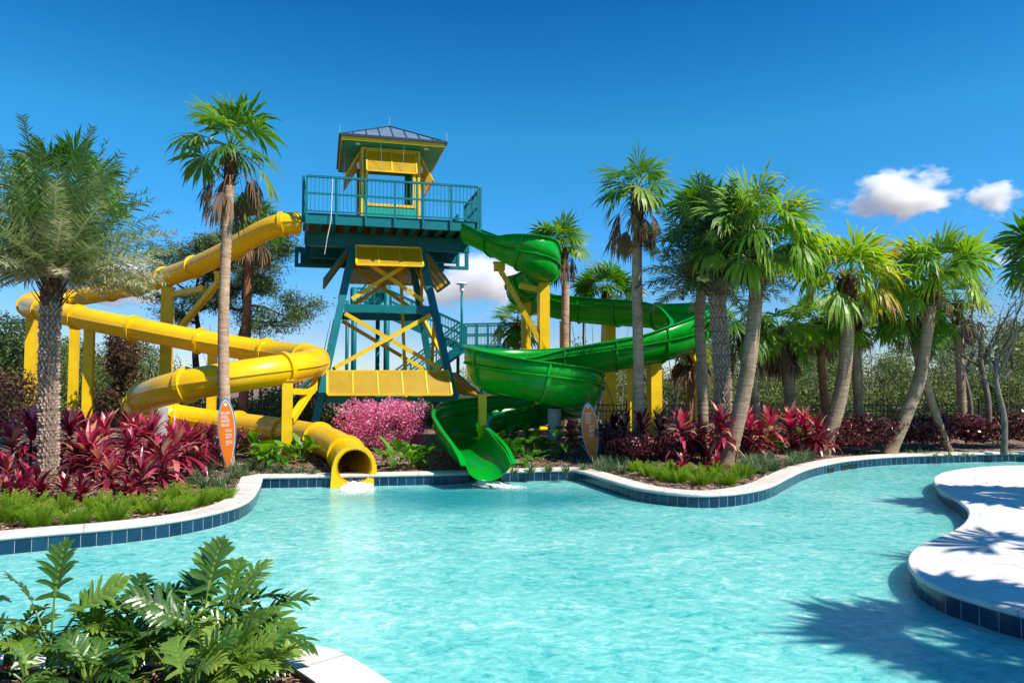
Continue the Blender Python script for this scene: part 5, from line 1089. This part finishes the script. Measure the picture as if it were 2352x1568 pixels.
for px, py, s, lab in [(18, 1212, 1.25, 'largest bright fern at the left edge beside the coping'), (88, 1222, 1.0, 'bright fern beside the largest one at the left'), (60, 1192, .95, 'fern behind the two leftmost ferns'), (140, 1188, .8, 'small fern standing up above the left ferns'), (175, 1218, .9, 'duller fern close to the coping, third from the left edge'), (228, 1190, 1.0, 'fern tall at the back of the left middle group'), (257, 1210, 1.0, 'fern front of the left middle group'), (307, 1184, .75, 'small pale fern between the middle group and the round one'), (349, 1192, .9, 'round separate fern in the middle of the left row'), (402, 1166, 1.0, 'fern at the back of the right hand group of the left bed'), (415, 1192, .9, 'fern closest to the coping, right of the round one'), (452, 1176, .95, 'fern in the middle of the right hand group'), (486, 1168, .85, 'fern next to last in the left row'), (514, 1164, .8, 'last fern of the left row before the corner')]:
    place(FERN, 'foxtail_fern', lab, 'fern', 'bright green ferns along the left coping', ground(px, py - 15), s * 1.02)
for px, py, s, lab in [(1462, 1088, .85, 'leftmost fern of the right bed, beside the liriope'), (1490, 1098, .95, 'second fern from the left in the right bed'), (1522, 1108, .95, 'fern near the coping left of the bed tip'), (1560, 1112, .95, 'fern at the front of the bed tip'), (1540, 1090, .8, 'darker fern behind the front ones, by the crimson plants'), (1612, 1118, .95, 'fern closest to the water at the bed tip'), (1640, 1100, .9, 'fern in front of the leaning palm base'), (1668, 1118, .95, 'fern right of the one closest to the water'), (1702, 1102, .95, 'rightmost fern of the right bed beside the grass'), (1585, 1100, .85, 'fern in the middle of the right bed group')]:
    place(FERN, 'foxtail_fern', lab, 'fern', 'bright green ferns along the right coping', ground(px, py - 6), s * 1.08)
# liriope grass as ground cover
def tuft(m, p, h, n):
    for i in range(n):
        a = rnd(0, 6.28); e = rnd(.5, 1.35); d = Vector((math.cos(a) * math.cos(e), math.sin(a) * math.cos(e), math.sin(e))); m.ribbon(Vector(p) + Vector((rnd(-.05, .05), rnd(-.05, .05), -.01)), d, h * rnd(.6, 1.2), .012, perp(d), .17, 4, [.8, 1, .9, .6, .05], tint=rnd(.1, .9))
gm_ = MB(); random.seed(61)
for px, py, h in [(453, 1112, .34), (470, 1122, .3), (501, 1122, .34), (520, 1112, .3), (493, 1078, .34), (478, 1092, .3), (547, 1098, .34), (573, 1078, .32), (535, 1085, .3), (560, 1092, .28), (600, 1082, .28), (630, 1088, .24), (660, 1090, .22), (690, 1090, .24), (720, 1092, .2), (590, 1065, .25), (520, 1140, .24)]: tuft(gm_, ground(px, py), h, 95)
stuff(gm_.build('border_grass', 'grass'), 'arching green liriope grass round the sunlit surfboard sign', 'grass')
gm_ = MB()
for px, py, h in [(1372, 1078, .3), (1390, 1085, .3), (1410, 1080, .32), (1430, 1088, .3), (1450, 1078, .28), (1340, 1082, .25), (1300, 1085, .25), (1260, 1082, .22), (1220, 1085, .22), (1180, 1088, .2), (1390, 1070, .3), (1420, 1068, .28)] + [(rnd(1700, 1870), 0, .3) for _ in range(34)]:
    if py == 0: t = (px - 1700) / 170; py = rnd(1052 + 4 * t, 1095 - 45 * t + 8)
    tuft(gm_, ground(px, py), h, 80)
for i in range(26):
    px = rnd(1870, 2360); tuft(gm_, ground(px, rnd(1040, 1048)), rnd(.1, .2), 26)
stuff(gm_.build('border_grass', 'grass'), 'green liriope grass along the right bed beside the leaning palm', 'grass')
# broad leaved plants
def taro_mesh(seed, n=14, L=.26, w=.19, stem=.32, tint=(.3, .8)):
    random.seed(seed); m = MB()
    for i in range(n):
        a = i * 2.4; e = rnd(.55, 1.4); d = Vector((math.cos(a) * math.cos(e), math.sin(a) * math.cos(e), math.sin(e))); s = stem * rnd(.6, 1.2); p, d2 = m.ribbon((0, 0, 0), d, s, .014, perp(d), .03, 3, [1, .8, .7, .6], tint=.7)
        d3 = Vector((d2.x, d2.y, rnd(-.3, .9))).normalized(); tn = rnd(*tint); m.ribbon(p - d3 * .06, d3, L * rnd(.7, 1.2), w * rnd(.8, 1.15), perp(d3), .12, 5, [.35, .9, 1, .8, .42, .02], tint=tn, tipt=min(1, tn + .1), fold=.25)
    return m
TARO = meshes_of([taro_mesh(s) for s in (1, 2, 3)], 'broadleaf_plant', 'taro'); DKT = meshes_of([taro_mesh(s, 20, .24, .17, .38, (.0, .45)) for s in (4, 5)], 'broadleaf_plant', 'taro')
random.seed(66); GB = 'green broad leaved plants beside the slides'
for px, py, s, ms, lab in [(590, 1035, 1.2, TARO, 'green broadleaf plant right of the sunlit sign, behind the grass'), (618, 1040, 1.1, TARO, 'green broadleaf plant left of the front yellow post'), (640, 1042, .7, DKT, 'dark broadleaf plant behind the front yellow post'), (692, 1062, 1.0, TARO, 'lime green broadleaf plant right of the front yellow post base'), (672, 1048, .7, DKT, 'dark broadleaf plant under the lower yellow tube'), (606, 1062, .8, TARO, 'small yellowish broadleaf plant in front of the sunlit sign bed'),
    (902, 1080, 1.1, TARO, 'lime green broadleaf plant next to the yellow tube mouth'), (945, 1075, 1.0, TARO, 'lime green broadleaf plant below the pink shrub'), (975, 1074, 1.0, TARO, 'lime green broadleaf plant left of the green slide mouth'), (790, 990, 0.94, DKT, 'dark broadleaf plant at the tower foot behind the yellow tube'),
    (1150, 1050, 1.01, DKT, 'dark broadleaf plant right of the green slide mouth'), (1190, 1040, 1.15, DKT, 'tall broadleaf plant right of the thin yellow post'), (1232, 1050, 1.01, DKT, 'broadleaf plant left of the concrete pedestal'), (1275, 1052, 1.08, DKT, 'broadleaf plant in front of the concrete pedestal'), (1312, 1045, 1.01, DKT, 'dark broadleaf plant left of the shaded sign'), (1210, 1072, 1.0, DKT, 'low dark broadleaf plant at the coping behind the splash'), (1172, 1072, 1.0, DKT, 'low dark broadleaf plant at the coping near the green slide mouth'),
    (1742, 1040, 1.1, TARO, 'yellow green plant below the scarlet cordylines'), (1780, 1040, 1.0, TARO, 'yellow green plant right of the thin palm stems'), (1835, 1036, 1.1, TARO, 'yellow green plant left of the second leaning palm base')]:
    place(ms, 'broadleaf_plant', lab, 'plant', GB, ground(px, py), s)
# dark red shrubs
def shrub_mesh(seed, tn):
    m = MB(); random.seed(seed); clumps(m, [((rnd(-.25, .25), rnd(-.2, .2), rnd(.16, .42)), (.24, .24, .2), tn + rnd(-.12, .15)) for _ in range(7)], .06, 300, 1.9); return m
SHR = meshes_of([shrub_mesh(s, .4) for s in (1, 2, 3)], 'dark_red_shrub', 'darkred')
random.seed(71); GS = 'dark red shrubs of the low hedge'
for px, py, s, lab in [(1418, 1050, 1.1, 'dark red shrub right beside the shaded sign'), (1440, 1062, 1.1, 'dark red shrub in front of the purple cordylines'), (1485, 1060, 1.1, 'dark red shrub in front of the tall bare palm'), (1530, 1056, 1.1, 'dark red shrub in front of the wide yellow post'), (1590, 1052, 1.15, 'dark red shrub under the bright pink cordyline'), (1625, 1045, 1.0, 'dark red shrub just left of the leaning trunk'), (1700, 1040, .9, 'dark red shrub just right of the leaning trunk'),
    (1925, 1040, 1.6, 'dark red shrub right of the second leaning palm base'), (1962, 1042, 1.6, 'dark red shrub in the middle between the leaning palm bases'), (2000, 1040, 1.6, 'dark red shrub left of the curved palm base'), (2085, 1032, 1.5, 'dark red shrub just right of the curved palm base'), (2128, 1030, 1.5, 'dark red shrub behind the thin slanting stem'), (2172, 1029, 1.5, 'dark red shrub right of the slanting stem'), (2218, 1028, 1.5, 'dark red shrub below the leafless sapling'), (2262, 1028, 1.5, 'dark red shrub left of the bare branched tree'), (2330, 1027, 1.5, 'dark red shrub right of the bare branched tree'), (550, 1050, 1.1, 'brownish red shrub just right of the tall palm trunk'), (500, 1045, .9, 'brownish red shrub just left of the tall palm trunk')]:
    place(SHR, 'dark_red_shrub', lab, 'shrub', GS, ground(px, py), s)

# ------------------------------------------------------------------ near planter: philodendrons and a croton
def philo_leaf(m, base, d, stem, L, tint, droop=.05):
    p, d2 = petiole(m, base, d, stem, .009, .03, .75, 6, .6)
    d = Vector((d2.x, d2.y, d2.z * .55 + rnd(-.15, .25))).normalized(); side = perp(d); nrm = side.cross(d); n = 8; roll = rnd(-.8, .8)
    side = (side * math.cos(roll) + nrm * math.sin(roll)).normalized(); nrm = side.cross(d)
    mid = [p.copy()]; dd = d.copy(); ds = [dd.copy()]
    for i in range(n): 
        mid.append(mid[-1] + dd * L / n); dd = (dd + Vector((0, 0, -1)) * droop).normalized(); ds.append(dd.copy())
    for i in range(n):
        w0, w1 = .009 * (1 - i / n) + .002, .009 * (1 - (i + 1) / n) + .002; u = nrm * .002
        m.add([mid[i] - side * w0 + u, mid[i] + side * w0 + u, mid[i + 1] + side * w1 + u, mid[i + 1] - side * w1 + u], [(0, 1, 2, 3)], .88)
    for i in range(n):
        t = (i + .5) / n; Lw = L * (.20 + .34 * math.sin(math.pi * (.18 + .72 * t)) - .1 * t) * rnd(.85, 1.1)
        if i == n - 1: Lw *= .8
        for sg in (-1, 1):
            ang = 1.0 - .55 * t + rnd(-.12, .12) if i else 1.75
            ld = ds[i] * math.cos(ang) + side * sg * math.sin(ang) + nrm * rnd(.05, .3)
            m.ribbon(mid[i] + ds[i] * L / n * .5, ld, Lw, L / n * 1.2, ds[i] * math.sin(ang) - side * sg * math.cos(ang), rnd(.03, .16), 5, [1.0, .7, .62, .66, .48, .1], tint=max(0, min(1, tint + rnd(-.06, .06))), tipt=min(1, tint + .1), fold=.18)
    m.ribbon(mid[-1], ds[-1], L * .2, L / n * 1.3, side, .05, 3, [1, .9, .6, .05], tint=tint, fold=.2)
def philodendron(label, base, leaves, seed, tint=(.3, .8)):
    random.seed(seed); m = MB(); m.tube([base + Vector((0, 0, -.1)), base + Vector((.01, 0, .12)), base + Vector((0, .01, .2))], [.03, .028, .02], 8, tint=.2); q = base + Vector((0, 0, .14))
    for az, el, st, L in leaves:
        az, el = R(az), R(el); d = Vector((math.cos(az) * math.cos(el), math.sin(az) * math.cos(el), math.sin(el)))
        philo_leaf(m, q, d, st * .65, L * .86, rnd(*tint), rnd(.05, .15))
    o = m.build('philodendron', 'philo'); ob_recenter(o, base); return tag(o, label, 'plant', 'cut leaf philodendrons in the near planter')
def rl(n, e0, e1, s0, s1, l0, l1, seed):
    random.seed(seed); return [(i * 137.5 + rnd(-20, 20), rnd(e0, e1), rnd(s0, s1), rnd(l0, l1)) for i in range(n)]
pz = .19
def nb(px, py): return G(px, py, pz)
philodendron('upright philodendron at the left with one tall pale green leaf', nb(112, 1560), [(95, 84, .52, .36), (20, 62, .44, .34), (160, 66, .46, .34), (200, 50, .42, .32), (-20, 45, .4, .32), (60, 58, .4, .3), (130, 40, .36, .3), (270, 60, .34, .3), (320, 45, .34, .28), (240, 35, .3, .28)], 3, (.35, .85))
philodendron('bushy philodendron in the middle of the near planter', nb(455, 1545), [(150, 52, .46, .36), (100, 76, .52, .36), (70, 80, .54, .34), (40, 66, .48, .36), (10, 52, .46, .38), (-5, 38, .44, .4), (170, 40, .44, .36), (190, 58, .4, .34), (120, 60, .42, .34), (300, 60, .3, .32), (250, 55, .32, .32), (330, 45, .36, .34), (215, 40, .36, .34)] + rl(8, 25, 75, .2, .4, .26, .34, 5), 7, (.25, .7))
philodendron('philodendron right of the middle with leaves arching over the coping', nb(508, 1548), [(20, 45, .46, .38), (0, 30, .42, .38), (60, 70, .48, .34), (90, 76, .46, .32), (140, 62, .42, .34), (-30, 25, .4, .34), (200, 50, .36, .32), (300, 45, .3, .3)] + rl(6, 20, 70, .18, .36, .24, .32, 9), 11, (.25, .75))
philodendron('lower philodendron between the upright one and the bushy one', nb(290, 1545), [(140, 55, .36, .32), (60, 60, .38, .3), (20, 42, .38, .32), (180, 38, .36, .32), (100, 70, .36, .3)] + rl(11, 20, 65, .18, .34, .24, .3, 15), 19, (.2, .65))
philodendron('bright low philodendron at the front edge of the near planter', G(520, 1640, pz), rl(20, 25, 80, .12, .26, .22, .3, 23), 29, (.5, .9))
philodendron('low philodendron at the front corner by the coping curve', G(575, 1630, pz), rl(13, 20, 75, .12, .26, .2, .28, 33), 37, (.4, .85))
philodendron('low dark philodendron in front of the upright one', G(200, 1640, pz), rl(16, 25, 75, .12, .28, .22, .3, 43), 47, (.2, .6))
for i_, (x_, y_, s_, lab_) in enumerate([(15, 1552, .8, 'small philodendron at the bottom left corner'), (205, 1562, .85, 'small philodendron between the upright one and the coping gap'), (60, 1640, .9, 'small philodendron below the croton'), (380, 1590, .9, 'small philodendron left of the bushy one'), (330, 1530, .7, 'small philodendron against the coping behind the lower one'), (560, 1560, .7, 'small philodendron at the right end of the planter'), (420, 1680, .9, 'small philodendron at the very front of the planter')]):
    philodendron(lab_, nb(x_, y_), [(a, e, s * s_, l * .9) for a, e, s, l in rl(9, 15, 75, .15, .34, .24, .32, 60 + i_)], 80 + i_, (.35, .9))
cb = nb(-62, 1590); random.seed(50); m = MB(); m.tube([cb + Vector((0, 0, -.1)), cb + Vector((0, 0, .5))], [.02, .012], 6, tint=.3)
for i in range(16):
    a = i * 2.4; z = .1 + .5 * i / 16; d = Vector((math.cos(a), math.sin(a), .45)).normalized(); m.ribbon(cb + Vector((0, 0, z)), d, .26, .085, perp(d), .12, 5, [.2, .8, 1, .85, .45, .03], tint=rnd(0, .6) if i > 5 else rnd(.7, 1), fold=.2)
o = m.build('croton', 'croton'); ob_recenter(o, cb); tag(o, 'croton plant with dark and orange red leaves at the left edge of the near planter', 'plant')
# ------------------------------------------------------------------ clouds: real volumes far beyond the scene
def cloud_mat(name, dens, scale, thr, seed):
    m = bpy.data.materials.new(name); m.use_nodes = True; t = m.node_tree; t.nodes.clear(); out = t.nodes.new('ShaderNodeOutputMaterial'); v = t.nodes.new('ShaderNodeVolumePrincipled')
    v.inputs['Color'].default_value = (1, 1, 1, 1); v.inputs['Anisotropy'].default_value = 0.25
    tc = t.nodes.new('ShaderNodeTexCoord'); n = t.nodes.new('ShaderNodeTexNoise'); n.inputs['Scale'].default_value = scale * 1.7; n.inputs['Detail'].default_value = 9; n.inputs['Roughness'].default_value = 0.6; n.noise_dimensions = '4D'; n.inputs['W'].default_value = seed
    t.links.new(tc.outputs['Object'], n.inputs['Vector'])
    ln = t.nodes.new('ShaderNodeVectorMath'); ln.operation = 'LENGTH'; t.links.new(tc.outputs['Object'], ln.inputs[0])
    mr = t.nodes.new('ShaderNodeMapRange'); mr.inputs['From Min'].default_value = 1.0; mr.inputs['From Max'].default_value = 0.15; mr.inputs['To Min'].default_value = -0.95; mr.inputs['To Max'].default_value = -0.12; t.links.new(ln.outputs['Value'], mr.inputs['Value'])
    ad = t.nodes.new('ShaderNodeMath'); ad.operation = 'MULTIPLY_ADD'; ad.inputs[1].default_value = 1.7; t.links.new(n.outputs['Fac'], ad.inputs[0]); t.links.new(mr.outputs[0], ad.inputs[2])
    m2 = t.nodes.new('ShaderNodeMapRange'); m2.inputs['From Min'].default_value = thr; m2.inputs['From Max'].default_value = thr + .2; m2.inputs['To Max'].default_value = dens; t.links.new(ad.outputs[0], m2.inputs['Value'])
    t.links.new(m2.outputs[0], v.inputs['Density']); t.links.new(v.outputs[0], out.inputs['Volume']); return m
DC = 1500
def cloud(label, px, py, wpx, hpx, dens, seed, thr=.42, scale=2.0, tilt=0):
    c = P(px, py, DC); k = DC / FPX; bm_ = bmesh.new(); bmesh.ops.create_icosphere(bm_, subdivisions=3, radius=1); me = bpy.data.meshes.new('cloud'); bm_.to_mesh(me); bm_.free()
    o = bpy.data.objects.new('cloud', me); COL.objects.link(o); o.location = c; o.scale = (wpx / 2 * k, wpx / 2 * k * .6, hpx / 2 * k); o.rotation_euler = (0, R(tilt), 0); me.materials.append(cloud_mat('cloud_vapour', dens, scale, thr, seed)); tag(o, label, 'cloud', 'white clouds in the blue sky')
cloud('large white cloud at the upper right above the palms', 2065, 450, 430, 210, .07, 3.1, .40, 1.7, -3)
cloud('small white cloud at the right edge beside the larger one', 2280, 455, 230, 150, .06, 7.7, .41, 1.6)
cloud('white cloud behind the slide tower and the green flume', 1095, 640, 560, 230, .06, 1.9, .38, 1.6, -8)
cloud('faint white cloud behind the upper yellow tube', 300, 650, 460, 190, .06, 5.2, .37, 1.8)
cloud('tiny white cloud at the far right behind the palm crowns', 2300, 600, 110, 60, .03, 9.4, .40, 1.8)
